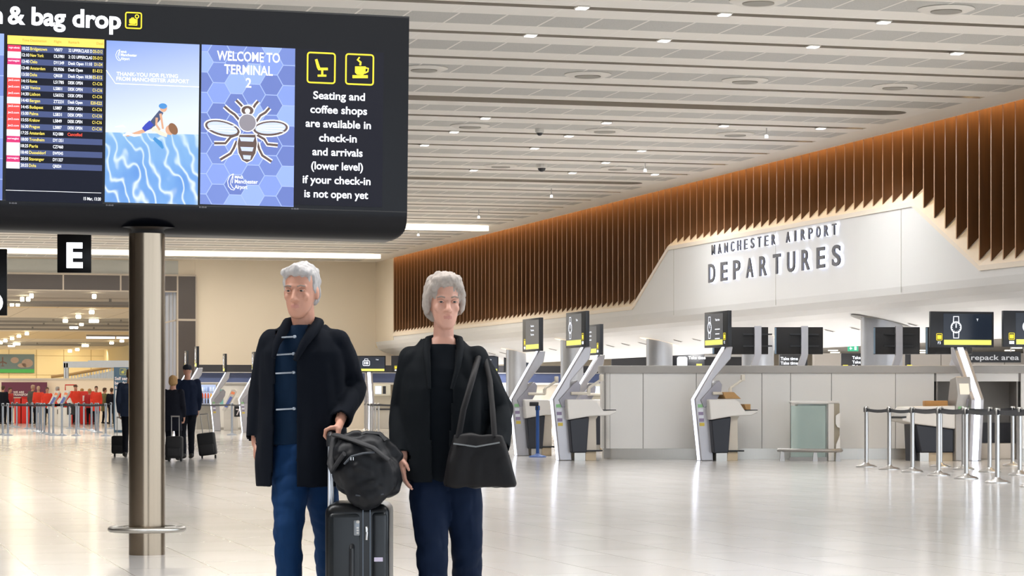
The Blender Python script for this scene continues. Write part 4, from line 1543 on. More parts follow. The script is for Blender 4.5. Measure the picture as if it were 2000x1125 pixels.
for i, (x, y) in enumerate(SL):
    p = soffit_hit(x, y)
    r_ = thing('slot_light', 'short dark slot fitting in the sloping white soffit, %s from the left' % ORD[i], 'ceiling light', p, TH, 'dark slot fittings in the soffit')
    L = 9 / F * p.y / (CT)
    sl = math.atan(SB_)
    Mr = Matrix.Rotation(sl, 4, 'Y')
    m = MB(Mr); m.rbox(-L / 2 - .07, L / 2 + .07, -.045, .045, -.012, -.001, .004, 1); m.build('frame', mat('slot_frame', 'd0cdc7', .5), r_)
    m = MB(Mr); m.box(-L / 2 - .04, L / 2 + .04, -.035, .035, -.02, -.0125); m.build('slot', mat('slot_dark', '2e2b28', .6), r_)

# lamps in the low ceiling
LP = [(1616, 674, 0), (1627, 683, 0), (1631, 687, 0), (1802, 683, 1), (1799, 687, 1), (1907, 675, 2), (1959, 687, 2), (1972, 683, 2), (1986, 678, 2)]
for i, (x, y, g) in enumerate(LP):
    p = pxh(x, y, HB)
    lb = ('bright oblong lamp in the low linear ceiling, ' + ['left of the wide column', 'between the sign backs', 'above the repack sign'][g] + ', ' + ORD[[q for q in range(len(LP)) if LP[q][2] == g].index(i)] + ' from left')
    r_ = thing('oblong_ceiling_lamp', lb, 'ceiling light', p, TH, 'oblong lamps in the low ceiling')
    m = MB(); m.rbox(-.16, .16, -.12, .12, -.05, -.012, .01, 1); m.build('diffuser', warmlamp, r_)
    m = MB(); m.rbox(-.18, .18, -.14, .14, -.012, -.001, .003, 1); m.build('frame', white_lam, r_)

# ------------------------------------------------------------------ glass fronted cabinet with its rail
gl = mat('green_glass', 'dcebe6', .05, trans=.6, var=0, spec=.5, ior=1.2)
d = 46.0
cab = thing('glass_fronted_lectern', 'white lectern cabinet with pale green glass front standing before the white counter', 'cabinet', at(1594, d))
def cx(x):
    return X(x, d) - X(1594, d)
zt_ = Z(783, d)
m = MB()
m.box(cx(1560), cx(1617), .16, .62, .06, zt_ - .06); m.build('inner_body', mat('lectern_inner', 'cfd8d3', .5, var=.02), cab)
m = MB()
m.prism([(cx(1546), .12), (cx(1612), -.03), (cx(1613), .005), (cx(1547), .155)], .07, zt_ - .09, 'z'); m.build('glass_front', gl, cab)
m = MB(); m.prism([(cx(1546), .12), (cx(1617), -.05), (cx(1642), .2), (cx(1640), .66), (cx(1560), .66), (cx(1546), .4)], zt_ - .05, zt_, 'z'); m.build('top', beige, cab, bevel=.015)
m = MB(); m.prism([(cx(1617), -.05), (cx(1630), .06), (cx(1630), .2), (cx(1617), .12)], 0, zt_ - .05, 'z'); m.build('corner_post', beige, cab, bevel=.01)
m = MB()
m.prism([(cx(1630), .06), (cx(1642), .16), (cx(1642), .2), (cx(1630), .1)], 0, zt_ - .05, 'z'); m.build('side_panel', mat('lectern_side', 'a49c8b', .5), cab)
m = MB()
m.prism([(cx(1633), Z(812, d)), (cx(1641.5), Z(806, d)), (cx(1641.5), Z(836, d)), (cx(1636), Z(834, d)), (cx(1633), Z(828, d))], .05, .11, 'y')
m.prism([(cx(1641.5), Z(850, d)), (cx(1641.5), Z(895, d)), (cx(1633), Z(895, d)), (cx(1634), Z(868, d))], .05, .11, 'y')
m.build('side_inlay', beige, cab)
m = MB(); m.prism([(cx(1543), .10), (cx(1614), -.06), (cx(1614), .12), (cx(1545), .3)], 0, .07, 'z'); m.build('base_rail', satin, cab)
rail = thing('bumper_rail', 'low steel bumper rail curving round the foot of the glass fronted lectern', 'rail', at(1594, 45.6))
d = 45.6
def rx(x):
    return X(x, d) - X(1594, d)
m = MB()
pts = [(rx(1524), .35, .20), (rx(1540), .25, .20), (rx(1592), -.02, .20), (rx(1618), -.09, .20), (rx(1634), -.05, .20), (rx(1642), .08, .20), (rx(1644), .5, .20)]
m.tube(pts, .035, 10, flat=1.5); m.build('rail', satin, rail)
for x_, y_ in ((1531, .30), (1592, .0), (1637, .03)):
    m = MB(); m.prism([(rx(x_ - 5), 0), (rx(x_ + 5), 0), (rx(x_ + 3), .19), (rx(x_ - 3), .19)], y_ - .03, y_ + .03, 'y'); m.build('leg', satin, rail)

# ------------------------------------------------------------------ belt barriers
chrome = mat('post_chrome', 'c9c8c6', .28, .9, var=.03, stretch=(20, 20, 1))
belt_m = mat('belt_black', '22252c', .6, var=.06)
def post_proto(pm, base_r=.175):
    r_ = thing('belt_barrier_post', '', 'barrier post', (0, 0, 0))
    m = MB(); m.lathe([(base_r, 0), (base_r, .012), (base_r * .86, .03), (.06, .05), (.04, .075)], 24); m.build('base', pm, r_)
    m = MB(); m.lathe([(.0335, .06), (.0335, .94)], 16); m.build('tube', pm, r_)
    m = MB(); m.lathe([(.041, .915), (.041, 1.0), (.034, 1.012), (0, 1.012)], 16); m.build('head', pm, r_)
    m = MB(); m.box(-.045, .045, -.012, .012, .92, .99); m.box(-.012, .012, -.045, .045, .92, .99); m.build('belt_clip', black, r_)
    return r_
P0 = post_proto(chrome)
USED = [False]
def post(p, label, group, proto=None):
    if proto is None and not USED[0]:
        USED[0] = True
        r_ = P0
        r_.location = p
    else:
        r_ = dup(proto or P0, p)
    r_['label'] = label
    r_['group'] = group
    return r_
def belt(r_, q, z=.955, hw=.025):
    a = r_.location
    d = q - a
    L = d.length
    e = d.normalized() * .046
    n = Vector((-d.y, d.x, 0)).normalized() * .002
    m = MB()
    N = 6
    for i in range(N):
        f0, f1 = i / N, (i + 1) / N
        P_, Q_ = e + (d - 2 * e) * f0, e + (d - 2 * e) * f1
        s0, s1 = -.02 * math.sin(math.pi * f0), -.02 * math.sin(math.pi * f1)
        m.add([P_ + n + Vector((0, 0, z - hw + s0)), Q_ + n + Vector((0, 0, z - hw + s1)), Q_ + n + Vector((0, 0, z + hw + s1)), P_ + n + Vector((0, 0, z + hw + s0)),
               P_ - n + Vector((0, 0, z - hw + s0)), Q_ - n + Vector((0, 0, z - hw + s1)), Q_ - n + Vector((0, 0, z + hw + s1)), P_ - n + Vector((0, 0, z + hw + s0))],
              [(0, 1, 2, 3), (7, 6, 5, 4), (0, 4, 5, 1), (3, 2, 6, 7)])
    m.build('belt', belt_m, r_)
GR = 'steel belt barrier posts at the right'
R1 = [(1692, 912), (1737, 917), (1782, 922), (1833, 929), (1887, 935), (1948, 943), (2018, 951)]
R2 = [(1837, 912), (1882, 917), (1933, 922), (1992, 928)]
R3 = [(1978, 910), (2030, 915)]
def run(pts, labels, group, links=True):
    P_ = [fl(*q) for q in pts]
    prev = None
    out = []
    for p, lb in zip(P_, labels):
        out.append(post(p, lb, group))
    if links:
        for i in range(len(out) - 1):
            belt(out[i], P_[i + 1])
    return out
w1 = ['leftmost of the row', 'second from left', 'third from left', 'fourth from left', 'fifth from left', 'sixth from left', 'seventh, at the photo edge']
o1 = run(R1, ['steel belt post in the front row by the F3 desk, ' + w for w in w1], GR)
o2 = run(R2, ['steel belt post in the second row by the F3 desk, ' + w for w in ('first', 'second', 'third', 'fourth')], GR)
o3 = run(R3, ['steel belt post in the rear row near the counter recess', 'steel belt post in the rear row beyond the right photo edge'], GR)
belt(o2[0], fl(1782, 922), .965)
belt(o3[0], fl(1882, 917), .965)

GLF = 'belt barrier posts by the red jackets'
LP_ = [(5.5, 850), (15.5, 851), (24, 833), (33, 835), (53, 838), (63, 838.5), (72, 843), (76.5, 843.5), (81, 845), (86.5, 847), (96, 849), (104, 851), (121, 851), (136, 837),
       (149, 851.5), (153.5, 838.5), (164, 839.5), (179, 841.5), (187, 844), (191.5, 845), (206.5, 852), (217, 838)]
bp_ = mat('post_blue_grey', '9fa7b4', .35, .6, var=.03)
m_slim = post_proto(bp_, .16)
slim_used = False
lo = []
for i, q in enumerate(LP_):
    lb = 'grey belt post left of the steel column, %s from the left' % ORD[i]
    if not slim_used:
        r_ = m_slim
        r_.location = fl(*q)
        slim_used = True
    else:
        r_ = dup(m_slim, fl(*q))
    r_['label'] = lb
    r_['group'] = GLF
    lo.append(r_)
def lk(a, b):
    belt(lo[a], lo[b].location.copy())
for a, b in ((0, 1), (1, 12), (2, 3), (3, 4), (4, 5), (6, 7), (7, 8), (8, 9), (9, 10), (10, 11), (11, 12), (12, 14), (14, 20), (13, 15), (15, 16), (16, 17), (17, 18), (18, 19), (5, 13), (16, 21)):
    lk(a, b)
pk = post_proto(mat('post_black', '26262b', .4, var=.04), .16)
pk.location = fl(43.5, 826); pk['label'] = 'black belt post by the red counters at the far left'; pk['group'] = GLF

GM = 'belt barrier posts behind the walkers'
q = dup(m_slim, fl(453, 850)); q['label'] = 'grey belt post beside the self-service kiosk 7'; q['group'] = GM
belt(q, fl(372, 846)); 
q2 = dup(m_slim, fl(372, 846)); q2['label'] = 'grey belt post hidden behind the traveller in the cap'; q2['group'] = GM
M4 = [(713, 841), (718, 842.5), (733, 845), (739.5, 846.5)]
mm = run(M4, ['thin grey belt post between the two walkers, ' + w + ' from left' for w in ('first', 'second', 'fourth', 'fifth')], GM, False)
q = dup(P0, fl(724.6, 850)); q['label'] = 'nearest belt post between the two walkers, third from left'; q['group'] = GM
q.scale = (1.35, 1.35, 1)
belt(q, fl(800, 852)); belt(mm[3], fl(790, 848))
q = dup(m_slim, fl(800, 852)); q['label'] = 'grey belt post hidden behind the walker in the black jacket'; q['group'] = GM
pbl = post_proto(mat('post_blue', '1f4f96', .4, var=.04), .17)
pbl.location = fl(1050, 893); pbl['label'] = 'blue belt post standing between the two leaning check-in desks'; pbl['group'] = 'blue posts'
m = MB(); m.rbox(-.16, .02, -.06, .06, 1.0, 1.08, .01, 2); m.build('belt_cassette', black, pbl)
# ------------------------------------------------------------------ things in the middle and far distance on the left
def Xd(x, d):
    return (x - 1000) / F * d
def Zd(y, d):
    return CAMH + (HZ - y) / F * d

d = 122
part_ = thing('cream_partition', 'long cream partition behind the people in red jackets', 'partition', at(140, d))
m = MB(); m.box(Xd(-30, d) - Xd(140, d), Xd(262, d) - Xd(140, d), 0, .3, 0, Zd(742, d)); m.build('panel', mat('partition_cream', 'fbf0e0', .6, var=.02), part_)
m = MB(); m.box(Xd(-30, d) - Xd(140, d), Xd(262, d) - Xd(140, d), -.03, .33, Zd(742, d), Zd(742, d) + .08); m.build('top_rail', white_lam, part_)
d = 121.7
ban = thing('purple_banner', 'purple banner with white lettering on the cream partition at the far left', 'banner', at(47, d))
m = MB(); m.box(Xd(3, d) - Xd(47, d), Xd(92, d) - Xd(47, d), -.02, .02, .9, Zd(746.5, d)); m.build('panel', mat('banner_purple', '6d3652', .6, var=.03), ban)
m = MB()
m.text('WE ARE', Xd(26, d) - Xd(47, d), Zd(768, d), .10, -.03, 0, bold=.02); m.text('TRANSFORMING', Xd(26, d) - Xd(47, d), Zd(773, d), .10, -.03, 0, bold=.02)
m.build('lettering', mat('print_white', 'f0e8ec', .6), ban)
p0 = on_s(-40, 728, SFAR - .1); p1 = on_s(67, 692, SFAR - .1)
pos = thing('wall_poster', 'large dark poster with an aeroplane and green base strip on the far wall', 'poster', (p1.x, p1.y, p0.z), TH)
w = (p1 - p0).xy.length
hh = p1.z - p0.z
m = MB(); m.box(-w, 0, -.05, .02, 0, hh); m.build('panel', mat('poster_teal', '5a6a6c', .6, var=.35, scale=.35), pos)
m = MB(); m.box(-w, 0, -.06, -.05, 0, hh * .2); m.build('base_strip', mat('poster_green', '3f9a4c', .6, var=.05), pos)
m = MB()
cx_ = -w * .58
m.stroke2([(cx_, hh * .34), (cx_, hh * .84)], [.06, .12], -.06); m.stroke2([(cx_ - .36, hh * .50), (cx_, hh * .60), (cx_ + .36, hh * .50)], .12, -.06); m.stroke2([(cx_ - .14, hh * .37), (cx_ + .14, hh * .37)], .07, -.06)
m.build('aeroplane_print', mat('poster_brown', '5a4038', .6), pos)
m = MB()
for (a, b, r1, r2) in ((-w * .36, hh * .68, .36, .30), (-w * .13, hh * .52, .5, .42), (-w * .22, hh * .40, .42, .22)):
    m.ellipse2(a, b, r1, r2 * .9, -.055)
m.build('cloud_print', mat('poster_cloud', '8f7a6c', .6, var=.1), pos)

d = 128
fr = thing('steel_canopy_frame', 'pale blue steel canopy frame rising behind the cream partition', 'frame', at(190, d))
def R_(x):
    return Xd(x, d) - Xd(190, d)
bl = mat('pale_blue_steel', 'c9d6ea', .45, .2)
m = MB(); m.box(R_(124), R_(330), -.1, .25, Zd(718, d), Zd(706, d)); m.build('beam', bl, fr)
m = MB(); m.box(R_(170), R_(330), .3, .4, Zd(707, d), Zd(704, d)); m.build('upper_beam', bl, fr)
for x in (127, 131.5):
    m = MB(); m.box(R_(x - 1.7), R_(x + 1.7), -.1, .2, 0, Zd(709, d)); m.build('post', bl, fr)
st = thing('staircase_railing', 'stair railing climbing to the right behind the cream partition', 'railing', at(180, 132))
d = 132
def R_(x):
    return Xd(x, d) - Xd(180, d)
m = MB(); m.tube([(R_(100), 0, Zd(736, d)), (R_(140), 0, Zd(731, d)), (R_(222), 0, Zd(716, d))], .08, 8); m.build('handrail', mat('rail_bronze', 'a88a5c', .4, .3), st)
m = MB()
for i in range(14):
    x = 140 + i * 6
    m.tube([(R_(x), 0, 0), (R_(x), 0, Zd(731 - (x - 140) * .18, d))], .025, 6)
m.build('balusters', bl, st)
m = MB(); m.prism([(R_(130), 0), (R_(230), 0), (R_(230), Zd(722, d)), (R_(130), Zd(742, d))], .1, .2, 'y'); m.build('glass_panel', mat('stair_glass', 'dfe8f2', .2, var=.02), st)

redp = mat('red_counter', 'd5261c', .45, var=.05)
d = 117
for i, (a, b, yt, lb) in enumerate(((28, 40, 776, 'red counter with a pale top in front of the purple banner, left one'), (42, 58, 775, 'red counter box with white scribble below the purple banner, right one'))):
    r_ = thing('red_counter', lb, 'counter', at((a + b) / 2, d), 0, 'red counters')
    w = Xd(b, d) - Xd(a, d)
    m = MB(); m.rbox(-w / 2, w / 2, 0, .5, 0, Zd(yt, d) - .04, .02, 2); m.build('body', redp, r_)
    m = MB(); m.box(-w / 2 - .03, w / 2 + .03, -.03, .53, Zd(yt, d) - .04, Zd(yt, d)); m.build('top', cream if i == 0 else redp, r_)
    if i:
        m = MB(); m.text('Jet2.com', 0, .86, .07, -.006, 0, 'C', bold=.02); m.build('lettering', mat('print_white'), r_)
d = 113
r_ = thing('red_stand', 'red frame stand rising behind the two white kiosks', 'stand', at(138, d))
w = .30
m = MB(); m.rbox(-w, w, 0, .12, 0, 1.5, .02, 2); m.build('panel', redp, r_)
m = MB(); m.tube([(-w + .05, .06, 1.5), (-w + .05, .06, 1.78), (w - .05, .06, 1.78), (w - .05, .06, 1.5)], .03, 8); m.build('hoop', redp, r_)
r_ = thing('red_stand', 'red stand with white patch between the red jackets right of the kiosks', 'stand', at(170, d))
m = MB(); m.rbox(-.32, .32, 0, .3, 0, 1.5, .05, 2); m.build('panel', redp, r_)
m = MB(); m.box(-.2, .16, -.006, 0, 1.05, 1.3); m.build('patch', mat('print_white'), r_)

def kiosk(x, d, label, num, side=1):
    r_ = thing('self_service_kiosk', label, 'kiosk', at(x, d), 0, 'white self-service kiosks')
    m = MB(); m.rbox(-.26, .22, -.2, .25, 0, .80, .02, 2); m.build('pedestal', beige, r_)
    m = MB(); m.prism([(-.34, .74), (-.20, .70), (.20, 1.42), (.16, 1.50), (.02, 1.50)], -.22, .18, 'y'); m.build('slanted_console', beige, r_, bevel=.015)
    m = MB(); m.prism([(.08, 1.05), (.20, 1.20), (.36, .80), (.22, .76)], -.15, .12, 'y'); m.build('rear_arm', beige, r_)
    m = MB(); m.prism([(-.235, .86), (-.13, .83), (.07, 1.20), (-.02, 1.24)], -.232, -.221, 'y'); m.build('screen', mat('kiosk_blue_screen', '6a78b8', emit=.55), r_)
    m = MB(); m.prism([(-.01, 1.33), (.12, 1.30), (.16, 1.38), (.04, 1.42)], -.232, -.221, 'y'); m.build('orange_lettering', mat('kiosk_orange', 'f08a5a', emit=.7), r_)
    m = MB(); m.box(.13, .42, -.26, -.24, .50, .88); m.build('number_flag', black, r_)
    m = MB(); m.text(num, .27, .56, .22, -.265, 0, 'C', bold=.02); m.build('number', mat('print_white'), r_)
kiosk(108, 107, 'white slanted self-service kiosk numbered 2 in front of red jackets', '2')
kiosk(127, 103, 'white slanted self-service kiosk numbered 1 in front of the red stand', '1')
kiosk(452, 91, 'white slanted self-service kiosk with black number 7 flag', '7')

d = 86
tot = thing('bag_drop_totem', 'teal and white self service bag drop totem half hidden by the steel column', 'sign', at(247, d))
w = 25 / F * d
m = MB(); m.rbox(-w, w, 0, .3, 0, Zd(717, d), .02, 2); m.build('body', mat('totem_teal', '4b6a85', .5, var=.03), tot)
m = MB(); m.box(-w + .05, w - .05, -.012, 0, Zd(840, d), Zd(762, d)); m.build('white_panel', mat('totem_white', 'd5d9dd', .5, var=.02), tot)
m = MB()
for i, t_ in enumerate(('Self service', 'bag drop', 'for:')):
    m.text(t_, -w + .04, Zd(742 + i * 8.8, d), .10, -.008, 0, bold=.03)
m.build('lettering', mat('print_white'), tot)
m = MB(); m.rring2(-w + .22, -w + .42, Zd(732, d), Zd(720, d), .02, .012, -.006); bag_icon(m, -w + .32, Zd(726, d), .18, -.006); m.build('pictogram', mat('totem_yellow', 'd9d86a', .5), tot)

# bag drop wall: black and blue bands over pale panels
s_w = 95.0
def hs(x, y):
    return hall(on_s(x, y, s_w))
wl = thing('bag_drop_wall', 'bag drop wall with black and blue bands along the back of the hall', 'counter', W(hs(385, 700)[0], s_w, 0), TH)
ta, tb = hs(386, 700)[0], hs(1195, 700)[0]
Lw = tb - ta
hb0, hb1, hb2, hb3 = hs(600, 747)[2], hs(600, 728.5)[2], hs(600, 727)[2], hs(600, 713)[2]
m = MB(); m.box(0, Lw, .0, .8, hb2, hb3); m.build('black_band', mat('band_black', '2a2a2e', .5, var=.04), wl)
m = MB(); m.box(0, Lw, -.05, .8, hb1, hb2); m.build('light_ledge', greycap, wl)
m = MB(); m.box(0, Lw, .05, .8, hb0, hb1)
m.build('blue_band', mat('band_blue', '4a567c', .45, var=.04), wl)
m = MB(); m.box(0, Lw, .0, .8, 0, hb0); m.build('lower_panel', mat('bag_wall_cream', 'd5ccbd', .5, var=.03), wl)
m = MB(); m.box(0, Lw, -.15, 0, hb0 - .08, hb0); m.build('shelf', white_lam, wl)

def machine(x, label):
    t_, _, _ = hs(x, 770)
    r_ = thing('bag_drop_machine', label, 'kiosk', W(t_, s_w - .16, 0), TH, 'bag drop machines along the back wall')
    m = MB(); m.rbox(-.36, .36, -.28, -.02, .0, .72, .02, 2); m.build('base', mat('machine_grey', 'b9b4aa', .5), r_)
    m = MB(); m.rbox(-.34, .34, -.18, -.02, 1.26, 1.72, .03, 2); m.build('head', mat('machine_cream', 'd3cfbe', .45), r_)
    m = MB(); m.box(-.28, -.04, -.19, -.18, 1.34, 1.64); m.build('screen', mat('machine_screen', 'dfeaff', emit=1.1), r_)
    m = MB(); m.box(.02, .14, -.19, -.18, 1.34, 1.64); m.build('slot', black, r_)
    m = MB(); m.box(-.34, .34, -.12, -.02, .72, 1.26); m.build('back_panel', mat('machine_back', 'b5ae9e', .5), r_)
    m = MB(); m.box(-.34, .34, -.30, -.12, .72, .78); m.build('belt', mat('conveyor_dark'), r_)
machine(743, 'cream bag drop machine with a lit screen between the two walkers')
machine(783, 'cream bag drop machine mostly hidden by the black-jacketed walker')
machine(991, 'cream bag drop machine with a lit screen beside the leftmost leaning desk')
machine(1168, 'cream bag drop machine glimpsed at the left end of the white counter')

r_ = thing('vending_machine', 'vending machine with lit shelves of drinks beside the traveller in the cap', 'vending machine', W(hs(405, 760)[0], s_w - .95, 0), TH)
m = MB(); m.rbox(-.55, .55, 0, .8, 0, 1.75, .02, 2); m.build('cabinet', mat('vending_grey', '8d8a84', .4, .2), r_)
m = MB(); m.box(-.48, .18, -.01, 0, .95, 1.68); m.build('lit_back', mat('vending_glow', 'bfcff4', emit=.8), r_)
rnd = random.Random(4)
for sh, (zz, cols) in enumerate(((1.42, ('9fb8e6', 'd8e6ff', '7d94c8')), (1.18, ('c8552e', 'e0a83c', '8a2f2f')), (.98, ('57586a', '9aa0b4', '33343e')))):
    m = MB(); m.box(-.48, .18, -.012, .0, zz - .02, zz); m.build('shelf', satin, r_)
    for i in range(6):
        c = rnd.choice(cols)
        m = MB(); m.lathe([(.035, 0), (.035, .13), (.02, .16), (.02, .19)], 8, 0, (-.43 + i * .105, -.05, zz)); m.build('drink', mat('drink_' + c, c, .4), r_)
m = MB(); m.box(.24, .48, -.01, 0, 1.05, 1.6); m.build('control_panel', black, r_)
m = MB(); m.box(.27, .43, -.015, -.01, 1.0, 1.25); m.build('keypad_screen', mat('keypad_blue', '5a78d8', emit=.7), r_)

d = 93
r_ = thing('service_counter', 'white service counter block with a teal stripe behind kiosk 7', 'counter', at(452, d))
w = 29 / F * d
m = MB(); m.rbox(-w, w, 0, .8, .08, Zd(752, d), .03, 2); m.build('body', lamp, r_)
m = MB(); m.box(-w - .03, w + .03, -.04, .84, Zd(752, d), Zd(748, d)); m.build('top', greycap, r_)
m = MB(); m.box(-w + .1, w - .1, .05, .75, 0, .08); m.build('plinth', steel, r_)
m = MB(); m.box(-w + .12, -w + .25, -.008, 0, .95, 1.5); m.build('teal_stripe', mat('stripe_teal', '7fc4c4', .5, var=.03), r_)

G3 = 'distant sign stands with lit poles'
for x, dd, lb in ((363, 84, 'distant lit sign stand seen edge on, farthest left beside the dark portal frame'), (383, 77, 'distant lit sign stand seen edge on, above the man in the cap'),
                  (438, 89.5, 'distant lit sign stand seen edge on, above the white service counter'), (495, 86, 'distant lit sign stand seen edge on, at the walking man\'s right arm')):
    unit('sign_stand', lb, x - .43 * CT * F / dd, dd, YS, (-.18, .30), 'watch', 'L', None, ['T'], False, group=G3, lean=.55)
for x, dd, lb in ((723, 89, 'distant sign with a yellow bar and bright pole between the two walkers'), (798, 89, 'distant sign with a yellow bar, mostly behind the black jacket'),
                  (944, 89, 'distant sign with a yellow bar, just right of the black jacket'), (1018, 89, 'distant sign with a yellow bar behind the leftmost leaning desk')):
    unit('sign_stand', lb, x, dd, YF, (-.60, .58), 'case', 'L', None, ['Take'], False, group=G3, lean=.3, zt=2.68)
# ------------------------------------------------------------------ people
def blob(mb, voxel, smooth=4, factor=.5):
    "one continuous surface from overlapping closed pieces"
    me = bpy.data.meshes.new('blob')
    me.from_pydata([tuple(v) for v in mb.v], [], mb.f)
    o = bpy.data.objects.new('blob', me)
    COL.objects.link(o)
    r = o.modifiers.new('r', 'REMESH')
    r.mode = 'VOXEL'
    r.voxel_size = voxel
    s = o.modifiers.new('s', 'SMOOTH')
    s.iterations = smooth
    s.factor = factor
    dg = bpy.context.evaluated_depsgraph_get()
    ev = o.evaluated_get(dg)
    out = bpy.data.meshes.new_from_object(ev, depsgraph=dg)
    bpy.data.objects.remove(o)
    bpy.data.meshes.remove(me)
    return out

def place_mesh(me, name, mats, parent, smooth=True):
    me.name = name
    me.materials.clear()
    for m in (mats if isinstance(mats, (list, tuple)) else [mats]):
        me.materials.append(m)
    me.polygons.foreach_set('use_smooth', [smooth] * len(me.polygons))
    o = bpy.data.objects.new(name, me)
    COL.objects.link(o)
    o.parent = parent
    return o

def folds(me, amp, fx, fz, seed=0.0, big=0.0):
    me.calc_loop_triangles()
    ns = [v.normal.copy() for v in me.vertices]
    for v, n in zip(me.vertices, ns):
        c = v.co
        q = noise.noise(Vector((c.x * fx + seed, c.y * fx, c.z * fz + seed * 2)))
        q2 = noise.noise(Vector((c.x * fx * 2.3 + seed, c.y * fx * 2.3, c.z * fz * 2.5)))
        v.co = c + n * (amp * (abs(q) * 1.4 - .35) + amp * .4 * q2)
    me.update()

def cut(me, fn):
    bm = bmesh.new()
    bm.from_mesh(me)
    dead = [f for f in bm.faces if fn(f.calc_center_median())]
    bmesh.ops.delete(bm, geom=dead, context='FACES')
    bm.to_mesh(me)
    bm.free()
    me.update()

def torso(m, rings, n=24, pw=.82):
    rr = []
    for z, cx, cy, rx, ry in rings:
        ring = []
        for k in range(n):
            a = 2 * math.pi * k / n
            ca, sa = math.cos(a), math.sin(a)
            ring.append((cx + rx * math.copysign(abs(ca) ** pw, ca), cy + ry * math.copysign(abs(sa) ** pw, sa), z))
        rr.append(ring)
    m.loft(rr)

def hand(m, w, d, nrm, th, s=1.0, curl=1.0):
    w, d, nrm, th = Vector(w), Vector(d).normalized(), Vector(nrm).normalized(), Vector(th).normalized()
    m.limb([w - d * .02 * s, w + d * .02 * s], [.025 * s, .024 * s], 10)
    for i in range(4):
        off = th * (.030 - .020 * i) * s
        m.limb([w + d * .015 * s + off * .55, w + d * .085 * s + off], [.014 * s, .0115 * s], 10)
        L = (.92, 1.05, 1.0, .8)[i] * s
        p = w + d * .085 * s + off
        pts = [p]
        ang = 0
        for seg, an in ((.042, 14 + 4 * i), (.026, 26), (.02, 22)):
            ang += math.radians(an * curl)
            p = p + (d * math.cos(ang) + nrm * math.sin(ang)) * seg * L
            pts.append(p)
        m.limb(pts, [.0100 * s, .0092 * s, .0085 * s, .0072 * s], 8)
    b = w + d * .025 * s + th * .026 * s
    m.limb([b, b + (d * .6 + th * .75 + nrm * .2).normalized() * .042 * s, b + (d * .6 + th * .75 + nrm * .2).normalized() * .042 * s + (d * .9 + th * .25 + nrm * .3).normalized() * .03 * s],
           [.014 * s, .011 * s, .0085 * s], 8)

def head_parts(m, T, female=False):
    "T: matrix from head space (face to -y, origin at head centre) to local"
    M0 = m.M
    m.M = T
    prof = [(-.118, .016, -.074, -.045), (-.110, .029, -.083, -.025), (-.094, .042, -.088, .0), (-.072, .0515, -.0885, .030), (-.045, .0595, -.088, .058), (-.015, .0665, -.088, .080),
            (.015, .0705, -.0865, .095), (.045, .0725, -.0855, .102), (.075, .069, -.077, .098), (.100, .056, -.057, .082), (.118, .036, -.030, .055), (.127, .012, -.004, .026)]
    k_ = .94 if female else 1.0
    rings = []
    for z, hw, yf, yb in prof:
        yc, ry = (yf + yb) / 2, (yb - yf) / 2
        pw = 1.0 if z > -.02 else .86
        rings.append([(hw * k_ * math.copysign(abs(math.cos(2 * math.pi * i / 26)) ** pw, math.cos(2 * math.pi * i / 26)),
                       yc + ry * math.copysign(abs(math.sin(2 * math.pi * i / 26)) ** pw, math.sin(2 * math.pi * i / 26)), z) for i in range(26)])
    m.loft(rings)
    m.ell((0, -.074, -.100), (.017, .015, .014), 10, 8)
    m.limb([(0, -.082, .012), (0, -.098, -.012), (0, -.108, -.030)], [.009, .011, .013], 10)
    m.ell((-.012, -.094, -.034), (.009, .010, .008), 8, 6); m.ell((.012, -.094, -.034), (.009, .010, .008), 8, 6)
    m.limb([(-.044, -.070, .024), (-.02, -.083, .026), (.02, -.083, .026), (.044, -.070, .024)], [.008, .009, .009, .008], 8)
    for s in (-1, 1):
        m.ell((s * .038, -.062, -.022), (.020, .019, .020), 10, 8)
        m.ell((s * .072, .008, -.008), (.010, .020, .032), 10, 8)
    m.ell((0, -.084, -.058), (.022, .012, .0075), 12, 6)
    m.ell((0, -.083, -.069), (.020, .012, .008), 12, 6)
    m.M = M0

def eyes(m, T, base):
    M0 = m.M
    m.M = T
    for s in (-1, 1):
        m.ell((s * .030, -.0765, .006), (.0130, .011, .0066), 12, 8, base)
        m.ell((s * .030, -.0862, .006), (.0058, .0028, .0056), 10, 6, base + 1)
        m.tube([(s * .016, -.083, .006), (s * .023, -.0865, .0118), (s * .031, -.0868, .0130), (s * .039, -.084, .0112), (s * .045, -.078, .0055)], .0033, 6, 0)
        m.tube([(s * .016, -.083, .005), (s * .024, -.0860, .0000), (s * .032, -.0860, -.0010), (s * .040, -.083, .0008), (s * .045, -.078, .0045)], .0026, 6, 0)
        m.tube([(s * .014, -.0935, .025), (s * .030, -.0915, .030), (s * .048, -.080, .025)], .0038, 6, base + 2)
    m.M = M0

